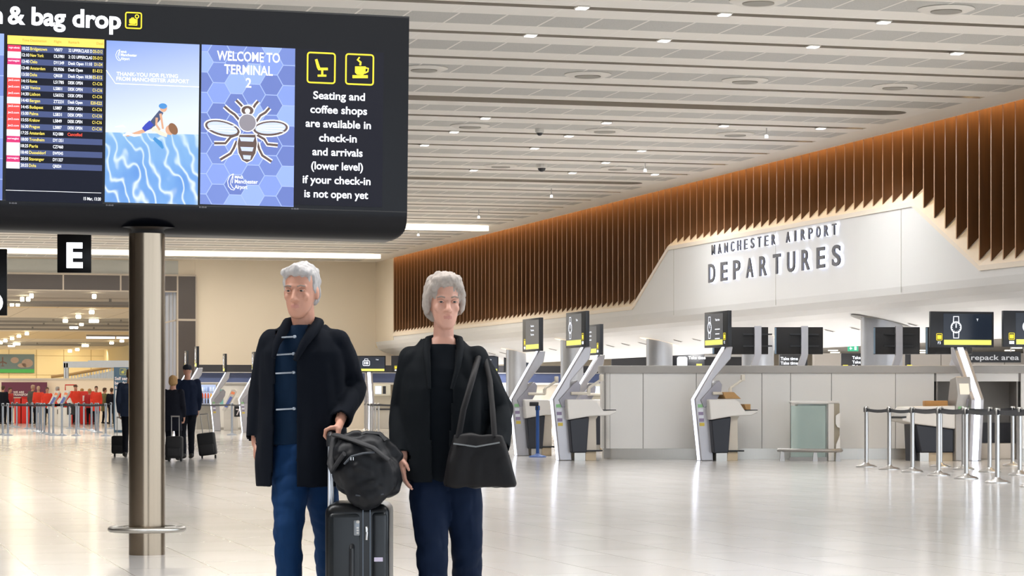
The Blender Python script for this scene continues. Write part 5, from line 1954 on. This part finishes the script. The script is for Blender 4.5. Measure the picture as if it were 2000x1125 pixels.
def make_body(root, J, rings, skin, voxel, female, T, hands, extra=None):
    m = MB()
    torso(m, [(z, cx, cy, rx * .86, ry * .86) for z, cx, cy, rx, ry in rings])
    for s in ('a', 'b'):
        m.limb([J['sh' + s], J['el' + s], J['wr' + s]], [.048, .038, .026], 12)
        m.limb([J['hip' + s], J['kn' + s], J['an' + s]], [.082, .054, .038], 14)
        f = Vector(J['toe' + s]) - Vector(J['an' + s])
        m.limb([J['an' + s], Vector(J['an' + s]) + f * .5, J['toe' + s]], [.038, .036, .03], 10)
    hc = T.to_translation()
    m.limb([J['neck'], hc + (T.to_3x3() @ Vector((0, .016, -.06)))], [.050, .045] if female else [.060, .054], 14)
    head_parts(m, T, female)
    for h in hands:
        if callable(h):
            h(m)
        else:
            hand(m, *h)
    me = blob(m, voxel, 3, .45)
    # eyes and brows stay in the same mesh
    e = MB()
    eyes(e, T, 1)
    bm = bmesh.new()
    bm.from_mesh(me)
    Ti = T.inverted()
    for f in bm.faces:
        c = Ti @ f.calc_center_median()
        if c.y < -.078 and -.071 < c.z < -.056 and abs(c.x) < .0185:
            f.material_index = 4
        f.smooth = True
    vv = [bm.verts.new(p) for p in e.v]
    for fc, mi in zip(e.f, e.m):
        try:
            f = bm.faces.new([vv[i] for i in fc])
            f.material_index = mi
            f.smooth = True
        except ValueError:
            pass
    bm.to_mesh(me)
    bm.free()
    me.name = 'body'
    for mt in (skin, mat('eye_white', 'b8aca4', .3, var=0), mat('eye_iris', '3a3430', .2, var=0), mat('eyebrow', '8a7a70', .8, var=0), mat('lip', 'b57d70', .5, var=0)):
        me.materials.append(mt)
    o = bpy.data.objects.new('body', me)
    COL.objects.link(o)
    o.parent = root
    return o

skin_m = mat('skin_light', 'bd8a74', .5, var=.06, scale=18)
skin_w = mat('skin_pink', 'c59582', .5, var=.05, scale=18)

def hair_mesh(root, T, kind, mt, voxel):
    m = MB(T)
    if kind == 'short':
        m.ell((0, .020, .046), (.081, .096, .088), 22, 14)
        m.ell((0, .052, -.005), (.074, .062, .075), 18, 12)
        m.limb([(-.05, -.055, .085), (0, -.070, .098), (.05, -.055, .085)], [.022, .026, .022], 10)
        for s in (-1, 1):
            m.ell((s * .068, .002, .028), (.012, .034, .040), 10, 8)
    elif kind == 'bob':
        m.ell((0, .024, .052), (.088, .102, .090), 22, 14)
        m.ell((0, .055, -.012), (.084, .066, .085), 18, 12)
        for s in (-1, 1):
            m.ell((s * .076, .018, .005), (.018, .050, .062), 12, 10)
            m.limb([(s * .025, -.062, .100), (s * .058, -.048, .070), (s * .074, -.022, .035)], [.026, .022, .016], 10)
        m.limb([(-.045, -.05, .098), (.0, -.066, .108), (.045, -.05, .100)], [.024, .026, .024], 10)
    elif kind == 'cap':
        m.ell((0, .012, .060), (.086, .102, .068), 22, 12)
        m.rbox(-.065, .065, -.165, -.07, .045, .058, .005, 2)
    me = blob(m, voxel, 2, .4)
    for v in me.vertices:
        n = v.normal
        c_ = v.co
        q = noise.noise(Vector((c_.x * 46, c_.y * 46, c_.z * 16))) * .009 + noise.noise(Vector((c_.x * 120, c_.y * 120, c_.z * 40))) * .004
        v.co += n * q
    return place_mesh(me, 'hair' if kind != 'cap' else 'cap', mt, root)

def garment(root, name, pieces, mats, voxel, amp=0.0, fx=9, fz=3, seed=0, cutter=None, solid=0.0, smooth=5):
    m = MB()
    pieces(m)
    me = blob(m, voxel, smooth)
    if amp:
        folds(me, amp, fx, fz, seed)
    if cutter:
        cut(me, cutter)
    o = place_mesh(me, name, mats, root)
    if solid:
        s = o.modifiers.new('solid', 'SOLIDIFY')
        s.thickness = solid
        s.offset = -1
    return o

# ---- the walking man in the foreground
DM = 11.89
SM = F / DM
man = thing('person', 'walking man in an open long navy coat and jeans pulling a black case', 'person', at(590, DM))
def PM(x, y, dy=0.0):
    return Vector(((x - 590) / SM, dy, CAMH + (HZ - y) / SM))
J = dict(sha=PM(533, 670), ela=PM(507, 768, .07), wra=PM(499, 858, .04), shb=PM(657, 670), elb=PM(690, 757, .06), wrb=PM(668, 820, -.12),
         hipa=PM(570, 895), kna=PM(566, 1045, -.10), ana=PM(570, 1212, -.02), toea=PM(566, 1232, -.20),
         hipb=PM(618, 895), knb=PM(634, 1045, .17), anb=PM(634, 1205, .36), toeb=PM(636, 1234, .20), neck=PM(592, 650, .02))
TM_ = Matrix.Translation(PM(589, 570, -.03)) @ Matrix.Rotation(math.radians(-14), 4, 'Z') @ Matrix.Rotation(math.radians(4), 4, 'X') @ Matrix.Scale(1.06, 4)
rings = [(PM(0, 905).z, .012, .01, .165, .115), (PM(0, 870).z, .01, .01, .168, .112), (PM(0, 800).z, .005, .005, .158, .105), (PM(0, 730).z, .004, 0, .178, .118), (PM(0, 685).z, .004, .005, .185, .112), (PM(0, 658).z, .004, .01, .155, .085), (PM(0, 640).z, .004, .015, .08, .06)]
# handle of the case held by the hand (see the suitcase below)
DCASE = 11.71
HB_ = Vector((Xd(649, DCASE) - man.location.x, DCASE - DM, Zd(848, DCASE)))
def grip(m):
    b = HB_
    w = J['wrb']
    kn = [b + Vector((-.004, -.030 + .021 * i, .030)) for i in range(4)]
    for i in range(4):
        m.limb([w + Vector((0, -.012 + .008 * i, -.008)), b + Vector((.026, -.028 + .020 * i, .030)), kn[i]], [.019, .0155, .012], 10)
        o = b + Vector((0, -.030 + .021 * i, 0))
        m.limb([kn[i], o + Vector((-.029, 0, .020)), o + Vector((-.033, 0, -.008)), o + Vector((-.017, 0, -.027))], [.0108, .0100, .0092, .0080], 10)
    t0 = b + Vector((.032, -.034, .022))
    m.limb([w + Vector((.004, -.016, -.012)), t0, b + Vector((.030, -.046, -.006)), b + Vector((.012, -.048, -.026))], [.018, .0145, .0115, .0095], 10)
make_body(man, J, rings, skin_m, .0055, False, TM_, [(J['wra'], (0, -.02, -1), (1, 0, 0), (0, -1, 0), 1.0, 1.0), grip])
hair_mesh(man, TM_, 'short', mat('grey_hair', 'a7a4a3', .7, var=.18, scale=60), .005)
denim = mat('dark_denim', '123056', .8, spec=.12, var=.18, scale=14, stretch=(3, 3, .8))
coatm = mat('navy_coat', '0a0f18', .85, spec=.12, var=.12, scale=30)
shirtm = mat('navy_shirt', '0c2137', .75, spec=.12, var=.12, scale=25)
def legs(J, r0=.098, r1=.068, r2=.052):
    def f(m):
        for s in ('a', 'b'):
            a, k, n_ = Vector(J['hip' + s]), Vector(J['kn' + s]), Vector(J['an' + s])
            m.limb([a, a.lerp(k, .5), k, k.lerp(n_, .4), n_ + Vector((0, 0, .0))], [r0, r0 * .86, r1, r1 * .93, r2], 16)
        c = (Vector(J['hipa']) + Vector(J['hipb'])) / 2
        m.ell(c + Vector((0, .01, .02)), (.165, .118, .12), 18, 12)
    return f
garment(man, 'jeans', legs(J), denim, .009, .010, 10, 12, 1.3)
def shoes(root, J, col):
    for s in ('a', 'b'):
        a, t = Vector(J['an' + s]), Vector(J['toe' + s])
        m = MB()
        m.limb([a + Vector((0, .03, -.01)), a.lerp(t, .5) + Vector((0, 0, -.0)), t], [.048, .045, .036], 12)
        me = blob(m, .01, 3)
        zmin = min(v.co.z for v in me.vertices)
        place_mesh(me, 'shoe', mat(col[0], col[1], .5), root)
shoes(man, J, ('shoe_dark', '23211f'))
def shirt(m):
    torso(m, [(z, cx, cy, rx * .97, ry * .99) for z, cx, cy, rx, ry in rings if z < PM(0, 645).z and z > PM(0, 895).z] + [(PM(0, 648).z, .002, .012, .105, .082), (PM(0, 634).z, .0, .016, .072, .070)])
garment(man, 'jacket_front', shirt, shirtm, .01, .005, 8, 5, 3.1)
for y_, x0_, x1_ in ((660, 545, 580), (693, 543, 578), (729, 543, 578), (799, 544, 579)):
    m = MB()
    yy = -.128
    m.tube([PM(x0_, y_ + 1, yy + .012), PM((x0_ + x1_) / 2, y_, yy), PM(x1_, y_ - 1, yy + .004)], .0042, 8)
    m.ell(PM(x1_, y_ - 1, yy), (.009, .006, .008), 10, 6)
    m.build('toggle', mat('toggle_pewter', '9aa3ae', .4, .6), man, smooth=True)
def coat(m):
    R = [(PM(0, 951).z, .0, .02, .222, .165), (PM(0, 900).z, -.003, .015, .222, .160), (PM(0, 840).z, .0, .012, .212, .150), (PM(0, 780).z, .002, .01, .203, .140), (PM(0, 720).z, .004, .005, .205, .142),
         (PM(0, 688).z, .004, .006, .205, .135), (PM(0, 664).z, .004, .012, .185, .112), (PM(0, 645).z, .004, .02, .132, .092), (PM(0, 630).z, .004, .025, .092, .076)]
    torso(m, R, 32)
    for s, k in (('a', -1), ('b', 1)):
        a, e, w = J['sh' + s], J['el' + s], J['wr' + s]
        m.limb([a, a.lerp(e, .5), e, e.lerp(w, .6), w.lerp(e, .04)], [.072, .072, .066, .058, .053], 14)
def coat_cut(c):
    x = c.x * SM + 590
    y = HZ - (c.z - CAMH) * SM
    if y > 949:
        return True
    if (c - J['wrb']).length < .05 or (c - J['wra']).length < .05:
        return True
    if c.y > -.03:
        return y < 634
    lo = 541 + (y - 640) * -.02 if y < 880 else 536 - (y - 880) * .03
    hi = 584 if y > 700 else 584 + (700 - y) * .30
    if y < 655:
        lo -= (655 - y) * .15
    return lo < x < hi or y < 634
garment(man, 'coat', coat, coatm, .009, .011, 8, 2.2, 5.0, coat_cut, .010)
m = MB()
m.tube([PM(582, 705, -.150), PM(598, 672, -.128), PM(616, 645, -.085), PM(622, 632, .0), PM(592, 624, .085), PM(562, 632, .0), PM(556, 648, -.085), PM(545, 672, -.13), PM(540, 700, -.150)], [.012, .021, .027, .028, .028, .028, .025, .018, .010], 12)
m.build('collar', coatm, man, smooth=True)

# ---- the walking woman in the foreground
DW = 11.8
SW = F / DW
wom = thing('person', 'walking woman with short grey hair, black jacket, navy trousers and shoulder bag', 'person', at(862, DW))
def PW(x, y, dy=0.0):
    return Vector(((x - 862) / SW, dy, CAMH + (HZ - y) / SW))
K = dict(sha=PW(806, 704), ela=PW(786, 800, .05), wra=PW(787, 892, -.08), shb=PW(928, 704), elb=PW(974, 800, .06), wrb=PW(974, 872, -.10),
         hipa=PW(838, 925), kna=PW(846, 1062, -.14), ana=PW(850, 1215, -.06), toea=PW(846, 1238, -.23),
         hipb=PW(898, 925), knb=PW(912, 1062, -.02), anb=PW(912, 1205, .20), toeb=PW(914, 1238, .05), neck=PW(866, 664, .02))
TW_ = Matrix.Translation(PW(868, 592, -.02)) @ Matrix.Rotation(math.radians(12), 4, 'Z') @ Matrix.Rotation(math.radians(3), 4, 'X') @ Matrix.Scale(1.06, 4)
ringw = [(PW(0, 940).z, 0, .01, .172, .125), (PW(0, 900).z, 0, .01, .178, .122), (PW(0, 830).z, 0, .005, .155, .105), (PW(0, 760).z, .004, -.005, .170, .122), (PW(0, 720).z, .006, 0, .168, .108), (PW(0, 694).z, .008, .01, .145, .084), (PW(0, 672).z, .008, .015, .088, .068), (PW(0, 660).z, .008, .02, .07, .06)]
make_body(wom, K, ringw, skin_w, .0055, True, TW_, [(K['wra'], (.05, -.30, -1), (1, .1, 0), (.25, -1, .2), .95, .75), (K['wrb'], (-.15, -.25, -1), (-1, 0, 0), (0, -1, .2), .95, 1.6)])
hair_mesh(wom, TW_, 'bob', mat('ash_hair', '9d948c', .7, var=.2, scale=60), .005)
trous = mat('navy_trousers', '0d1a30', .8, spec=.12, var=.12, scale=16)
jackm = mat('black_jacket', '0f1317', .8, spec=.12, var=.12, scale=30)
topm = mat('black_jumper', '0b1016', .85, spec=.12, var=.1, scale=30)
garment(wom, 'trousers', legs(K, .104, .076, .066), trous, .009, .010, 9, 10, 7.7)
shoes(wom, K, ('shoe_dark', '23211f'))
def jumper(m):
    torso(m, [(z, cx, cy, rx * 1.0, ry * 1.0) for z, cx, cy, rx, ry in ringw if z > PW(0, 945).z and z < PW(0, 666).z])
garment(wom, 'jumper', jumper, topm, .01, .004, 8, 5, 4.4)
def jacket(m):
    R = [(PW(0, 946).z, .0, .02, .222, .155), (PW(0, 900).z, -.0, .015, .222, .155), (PW(0, 830).z, .0, .012, .205, .145), (PW(0, 760).z, .004, .004, .198, .150), (PW(0, 726).z, .006, .006, .192, .130), (PW(0, 700).z, .008, .012, .172, .108), (PW(0, 678).z, .008, .02, .125, .09), (PW(0, 658).z, .008, .025, .088, .074)]
    torso(m, R, 32)
    for s in ('a', 'b'):
        a, e, w = K['sh' + s], K['el' + s], K['wr' + s]
        m.limb([a, a.lerp(e, .5), e, e.lerp(w, .6), w.lerp(e, .04)], [.068, .070, .068, .062, .056], 14)
def jack_cut(c):
    x = c.x * SW + 862
    y = HZ - (c.z - CAMH) * SW
    if (c - K['wra']).length < .05 or (c - K['wrb']).length < .05:
        return True
    if y > 942 - (x - 862) * -.06:
        return True
    if y < 662:
        return True
    if c.y > -.03:
        return False
    lo, hi = 838 + (y - 680) * .03, 892 - (y - 680) * .07
    return lo < x < hi and y < 1000
garment(wom, 'jacket', jacket, jackm, .009, .012, 8, 2.4, 9.0, jack_cut, .010)
m = MB()
m.tube([PW(884, 760, -.155), PW(896, 715, -.135), PW(900, 684, -.085), PW(897, 664, .0), PW(866, 656, .08), PW(837, 664, .0), PW(834, 686, -.085), PW(838, 716, -.135), PW(841, 760, -.155)], [.008, .013, .018, .020, .020, .020, .018, .013, .008], 12)
m.build('collar', jackm, wom, smooth=True)

# ---- shoulder bag
bagm = mat('dark_leather', '111012', .55, spec=.2, var=.12, scale=20)
sb_ = thing('shoulder_bag', 'big dark slouchy shoulder bag hanging at the woman\'s side', 'bag', at(938, 11.55))
SB2 = F / 11.55
def PB(x, y, dy=0.0):
    return Vector(((x - 938) / SB2, dy, CAMH + (HZ - y) / SB2))
def bagp(m):
    torso(m, [(PB(0, 952).z, .0, 0, .165, .055), (PB(0, 944).z, 0, 0, .17, .062), (PB(0, 905).z, -.005, 0, .152, .062), (PB(0, 872).z, -.008, 0, .130, .05), (PB(0, 848).z, -.01, 0, .112, .028)], 28, .55)
garment(sb_, 'body', bagp, bagm, .008, .010, 9, 5, 2.0)
for k in (-1, 1):
    m = MB(); m.tube([PB(895, 856, k * .02), PB(905, 800, .02 + k * .015), PB(922, 740, .06), PB(934, 694, .20), PB(944, 690, .24), PB(956, 740, .16), PB(962, 800, .04), PB(966, 854, k * .02)], .009, 8, flat=1.6); m.build('strap', bagm, sb_, smooth=True)
m = MB(); m.tube([PB(886, 866, -.045), PB(930, 872, -.055), PB(976, 864, -.045)], .004, 6); m.build('zip', mat('zip_grey', '6f7478', .4, .7), sb_)

# ---- suitcase with telescopic handle
case = thing('suitcase', 'black hard shell suitcase with raised handle between the two walkers', 'suitcase', at(697, 11.5))
SC_ = F / 11.5
def PC(x, y, dy=0.0):
    return Vector(((x - 697) / SC_, dy, CAMH + (HZ - y) / SC_))
shell = mat('case_shell', '0b0d10', .32, spec=.35, var=.08)
z0, z1 = .055, PC(0, 984).z
xl, xm0, xm1, xr = PC(634, 0).x, PC(709, 0).x, PC(723, 0).x, PC(760, 0).x
m = MB(); m.rbox(xl, xr, 0, .44, z0, z1, .045, 5); m.build('shell', shell, case)
m = MB(); m.rbox(PC(640, 0).x, xm0 - .004, -.008, .10, z0 + .03, z1 - .035, .03, 4); m.build('side_panel', mat('case_side', '11161a', .36, spec=.4, var=.08), case)
m = MB(); m.rbox(xm1 + .004, PC(755, 0).x, -.008, .10, z0 + .03, z1 - .035, .022, 4); m.build('side_panel', mat('case_side'), case)
m = MB()
for x_ in (xm0, xm1):
    m.box(x_ - .002, x_ + .002, -.004, .446, z0 + .01, z1 + .003)
m.build('zip_piping', mat('zip_blue_grey', '59626c', .4, .4), case)
m = MB(); m.rbox(PC(691, 0).x, PC(703, 0).x, -.018, 0, PC(0, 1046).z, PC(0, 1016).z, .004, 2); m.build('lock', mat('lock_grey', '7e8388', .35, .6), case)
m = MB()
for q in range(3):
    m.box(PC(697, 0).x, PC(701, 0).x, -.021, -.018, PC(0, 1042 - q * 5).z, PC(0, 1039 - q * 5).z)
m.ell(PC(699.5, 1019, -.019), (.008, .003, .008), 10, 6)
m.build('lock_dials', mat('dial_pale', 'c5c2bd', .4), case)
m = MB(); m.tube([PC(716, 1028, -.008), PC(717, 1040, -.014), PC(716, 1054, -.010)], .006, 8); m.rbox(PC(714, 0).x, PC(719, 0).x, -.02, -.004, PC(0, 1040).z, PC(0, 1028).z, .003, 1); m.build('zip_pull', chrome, case)
m = MB(); m.tube([PC(688, 1066, -.004), PC(688, 1072, -.030), PC(688, 1110, -.034), PC(688, 1150, -.030), PC(688, 1158, -.004)], .012, 8); m.build('carry_handle', mat('handle_dark', '1a1c1f', .4), case, smooth=True)
m = MB(); m.box(PC(731, 0).x, PC(748, 0).x, -.0095, -.008, PC(0, 1096.5).z, PC(0, 1088.5).z); m.build('sticker', mat('sticker_lilac', 'c6bdd4', .5), case)
for y_ in (.06, .38):
    for x_ in (xl + .04, xr - .04):
        m = MB(); m.tube([(x_ - .014, y_, .028), (x_ + .014, y_, .028)], .027, 12); m.rbox(x_ - .022, x_ + .022, y_ - .02, y_ + .02, .03, .075, .006, 1); m.build('wheel', black, case)
hx = Xd(646, DCASE) - case.location.x
hz = Zd(848, DCASE)
m = MB()
for y_ in (.13, .29):
    m.rbox(hx - .008, hx + .008, y_ - .011, y_ + .011, z1 - .08, hz - .02, .003, 2)
m.build('telescopic_rods', mat('rod_aluminium', 'c2c4c8', .3, .9), case)
m = MB(); m.tube([(hx, .115, hz - .055), (hx, .118, hz - .01), (hx + .002, .14, hz), (hx + .002, .28, hz), (hx, .302, hz - .01), (hx, .305, hz - .055)], .0135, 12); m.build('grip', black, case, smooth=True)

# ---- soft holdall on the suitcase
hol = thing('holdall', 'black soft holdall resting on the suitcase with its strap over the handle', 'bag', at(716, 11.57))
S3 = F / 11.57
def PH_(x, y, dy=0.0):
    return Vector(((x - 716) / S3, dy, CAMH + (HZ - y) / S3))
holm = mat('holdall_nylon', '0c0e13', .5, spec=.25, var=.12, scale=16)
def holp(m):
    rt = Matrix.Rotation(math.radians(-28), 3, 'Y')
    m.ell(PH_(712, 918), (.152, .135, .162), 24, 16)
    m.ell(PH_(692, 890), (.112, .12, .088), 20, 12)
    m.ell(PH_(742, 935), (.105, .12, .135), 20, 14)
    m.ell(PH_(722, 958, -.03), (.115, .115, .10), 20, 12, rot=rt)
    m.limb([PH_(668, 862), PH_(700, 852), PH_(745, 862), PH_(772, 893)], [.026, .026, .032, .034], 12)
ho = garment(hol, 'body', holp, holm, .008, .016, 10, 10, 6.3)
zmin = min(v.co.z for v in ho.data.vertices)
ztop = z1 + .006
for v in ho.data.vertices:       # settle on the case lid
    if v.co.z < ztop + .10 and v.co.y > -.085:
        f = (v.co.z - zmin) / (ztop + .10 - zmin)
        v.co.z = ztop + f * .10
for pts, r_ in (([PH_(654, 850, .02), PH_(668, 852, -.03), PH_(700, 862, -.10), PH_(732, 874, -.13), PH_(762, 898, -.13)], .011),
                ([PH_(653, 851, .04), PH_(651, 875, .0), PH_(648, 905, -.05), PH_(652, 918, -.08), PH_(664, 900, -.10), PH_(676, 885, -.12)], .011),
                ([PH_(690, 856, .0), PH_(715, 846, .0), PH_(742, 848, .0), PH_(756, 862, -.02)], .012)):
    m = MB(); m.tube(pts, r_, 8, flat=1.8); m.build('strap', mat('webbing_black', '15161a', .7, var=.1), hol, smooth=True)
m = MB(); m.tube([PH_(676, 905, -.135), PH_(690, 890, -.143), PH_(712, 884, -.148), PH_(735, 882, -.142)], .005, 6); m.build('pocket_seam', mat('seam_grey', '343a42', .6), hol, smooth=True)
m = MB(); m.tube([PH_(698, 965, -.128), PH_(725, 968, -.132), PH_(752, 963, -.126)], .004, 6); m.build('base_seam', mat('seam_grey'), hol, smooth=True)
m = MB()
for x_ in (689.5, 694):
    m.box(*(lambda p: (p.x - .0015, p.x + .0015, -.152, -.147, p.z - .008, p.z + .006))(PH_(x_, 894)))
m.build('zip_tabs', chrome, hol)

# ---- travellers and staff farther away
def stock(name, label, x, d, H, yaw, top, legs_c, hair_kind, hair_c, long=False, voxel=.014, stride=.12, group=None, skin=None, arm=0.0):
    r_ = thing('person', label, 'person', at(x, d), yaw, group)
    k = H / 1.77
    def P(a, b, c):
        return Vector((a * k, b * k, c * k))
    Jn = dict(sha=P(-.175, .01, 1.43), ela=P(-.225, .03 + arm * .3, 1.14), wra=P(-.215, -.08 - arm, .92 + arm * .4), shb=P(.175, .01, 1.43), elb=P(.225, .04, 1.14), wrb=P(.22, -.04, .90),
              hipa=P(-.085, 0, .90), kna=P(-.09, -stride * .8, .49), ana=P(-.09, -stride * .6, .075), toea=P(-.095, -stride * .6 - .16, .035),
              hipb=P(.085, 0, .90), knb=P(.09, .0, .49), anb=P(.09, stride, .075), toeb=P(.095, stride - .16, .035), neck=P(0, .02, 1.47))
    T = Matrix.Translation(P(0, -.02, 1.648)) @ Matrix.Scale(k, 4)
    rg = [(z * k, 0, .01 * k, a * k, b * k) for z, a, b in ((.84, .16, .115), (.95, .17, .12), (1.1, .155, .105), (1.28, .175, .12), (1.38, .18, .11), (1.45, .14, .08), (1.49, .075, .058))]
    make_body(r_, Jn, rg, skin or skin_m, voxel, False, T, [(Jn['wra'], (0, -.1, -1), (1, 0, 0), (0, -1, 0), k, 1.2), (Jn['wrb'], (0, -.1, -1), (-1, 0, 0), (0, -1, 0), k, 1.2)])
    hair_mesh(r_, T, hair_kind, hair_c, voxel * .8)
    def lg(m):
        for s in ('a', 'b'):
            a, kk, n_ = Jn['hip' + s], Jn['kn' + s], Jn['an' + s]
            m.limb([a, a.lerp(kk, .5), kk, kk.lerp(n_, .4), n_], [.098 * k, .086 * k, .068 * k, .062 * k, .052 * k], 12)
        m.ell(P(0, .01, .93), (.16 * k, .118 * k, .12 * k), 14, 10)
    garment(r_, 'trousers', lg, legs_c, voxel, .006, 9, 8, x)
    def tp(m):
        z_low = .62 if long else .82
        R = [(z_low * k, 0, .015 * k, .20 * k, .15 * k)] + [(z, cx, cy, rx * 1.13, ry * 1.17) for z, cx, cy, rx, ry in rg if z > (z_low + .08) * k]
        torso(m, R, 24)
        for s in ('a', 'b'):
            a, e, w = Jn['sh' + s], Jn['el' + s], Jn['wr' + s]
            m.limb([a, a.lerp(e, .5), e, w.lerp(e, .12)], [.078 * k, .072 * k, .062 * k, .050 * k], 12)
    garment(r_, 'coat' if long else 'jacket', tp, top, voxel, .008, 8, 3, x * .7)
    shoes(r_, Jn, ('shoe_dark', '23211f'))
    return r_
navj = mat('navy_anorak', '161f33', .8, spec=.12, var=.12, scale=20)
dkco = mat('charcoal_coat', '1b1d26', .85, spec=.12, var=.12, scale=20)
dktr = mat('dark_trousers', '16181f', .85, spec=.12, var=.1)
blond = mat('blond_hair', 'b08a58', .7, var=.2, scale=50)
brnh = mat('brown_hair', '4a3526', .7, var=.2, scale=50)
bald = mat('cropped_hair', 'b79a84', .7, var=.1, scale=50)
capm = mat('dark_cap', '141a26', .8)
redj = mat('red_jacket', 'e03820', .7, var=.1, scale=12)
reddk = mat('crimson_jacket', 'b02026', .7, var=.1, scale=12)
grj = mat('grey_jacket', '4a4642', .8, var=.1)
olj = mat('olive_coat', '64623a', .8, var=.12)
stock('person', 'traveller in a cap and navy anorak walking away right of the steel column', 366, 47.5, 1.79, math.radians(196), navj, dktr, 'cap', capm, stride=.16)
stock('person', 'blond traveller in a long charcoal coat walking away beside the steel column', 338, 46.2, 1.56, math.radians(170), dkco, dktr, 'bob', blond, long=True)
stock('person', 'traveller in a navy coat walking away, mostly hidden by the steel column', 254, 49.0, 1.72, math.radians(184), mat('blue_navy_coat', '1d2b44', .8, var=.12), dktr, 'short', brnh, long=False, stride=.14)
CR = [(6, 112, 1.74, 170, dkco, 'short', brnh, 'person in dark clothes cut off by the left photo edge'),
      (19, 114, 1.66, 60, reddk, 'short', brnh, 'person in a crimson jacket left of the red counters'),
      (64, 113, 1.78, 150, grj, 'short', bald, 'bald person in a dark jacket before the purple banner'),
      (75, 112, 1.72, 200, redj, 'short', bald, 'person in a red jacket beside the bald person'),
      (92, 110, 1.66, 20, redj, 'short', brnh, 'person in a red jacket facing the hall left of the kiosks'),
      (112, 112, 1.70, 140, redj, 'short', mat('grey_hair'), 'grey-haired person in red behind the kiosk numbered 2'),
      (147, 111, 1.78, 40, redj, 'cap', brnh, 'person in a red jacket just right of the kiosk numbered 1'),
      (160, 115, 1.62, 170, dktr, 'bob', blond, 'blond person in black between two red jackets'),
      (175, 112.6, 1.60, 190, reddk, 'bob', blond, 'blond person behind the red stand with white patch'),
      (188, 112, 1.72, 10, redj, 'short', brnh, 'person in a long bright red coat left of the olive coat'),
      (204, 115, 1.66, 120, olj, 'short', brnh, 'person in an olive coat near the teal totem'),
      (218, 113, 1.64, 170, dkco, 'short', brnh, 'person in dark clothes at the left edge of the teal totem')]
for x, d, H, yw, tp, hk, hc, lb in CR:
    stock('person', lb, x, d, H, math.radians(yw), tp, dktr, hk, hc, long=(tp is olj or x == 188), voxel=.022, stride=.05, arm=.12, group='people beyond the belt posts')

def trolley(x0, x1, ytop, d, label, tilt, pull):
    r_ = thing('trolley_case', label, 'suitcase', at((x0 + x1) / 2, d), 0, 'black trolley cases of the distant travellers')
    w = (x1 - x0) / F * d
    h = Zd(ytop, d)
    Mt = Matrix.Translation((0, 0, .06)) @ Matrix.Rotation(tilt, 4, 'Y') @ Matrix.Translation((0, 0, -.06))
    m = MB(Mt); m.rbox(-w / 2, w / 2, -.13, .13, .06, h, .04, 4); m.build('body', mat('trolley_black', '18181b', .7, var=.12, scale=14), r_)
    m = MB(Mt); m.rbox(-w / 2 + .03, w / 2 - .03, -.16, -.12, .10, h * .55, .02, 3); m.build('front_pocket', mat('trolley_pocket', '1f1f22', .75, var=.1), r_)
    m = MB(Mt)
    for a in (-.07, .07):
        m.tube([(a, .1, h - .05), (a, .1, h + .36)], .008, 6)
    m.tube([(-.08, .1, h + .36), (.08, .1, h + .36)], .013, 8); m.build('handle', satin, r_)
    for a in (-w / 2 + .04, w / 2 - .04):
        m = MB(); m.tube([(a - .015, .08, .035), (a + .015, .08, .035)], .035, 12); m.build('wheel', black, r_)
trolley(219, 249, 851, 49.5, 'black trolley case left of the steel column', 0, 0)
trolley(325, 357, 852, 45.6, 'black trolley case beside the blond traveller', 0, 0)
trolley(390, 424, 845, 48.0, 'black trolley case right of the traveller in the cap', math.radians(-7), 0)

# loose things on the desks
r_ = thing('cardboard_box', 'brown cardboard box on the desk shelf left of the F3 kiosk', 'box', px(1828, 793.2, 46.2))
m = MB(); m.rbox(-.22, .20, -.12, .16, 0, .10, .012, 2); m.build('carton', mat('carton_brown', 'b0824c', .7, var=.06), r_)
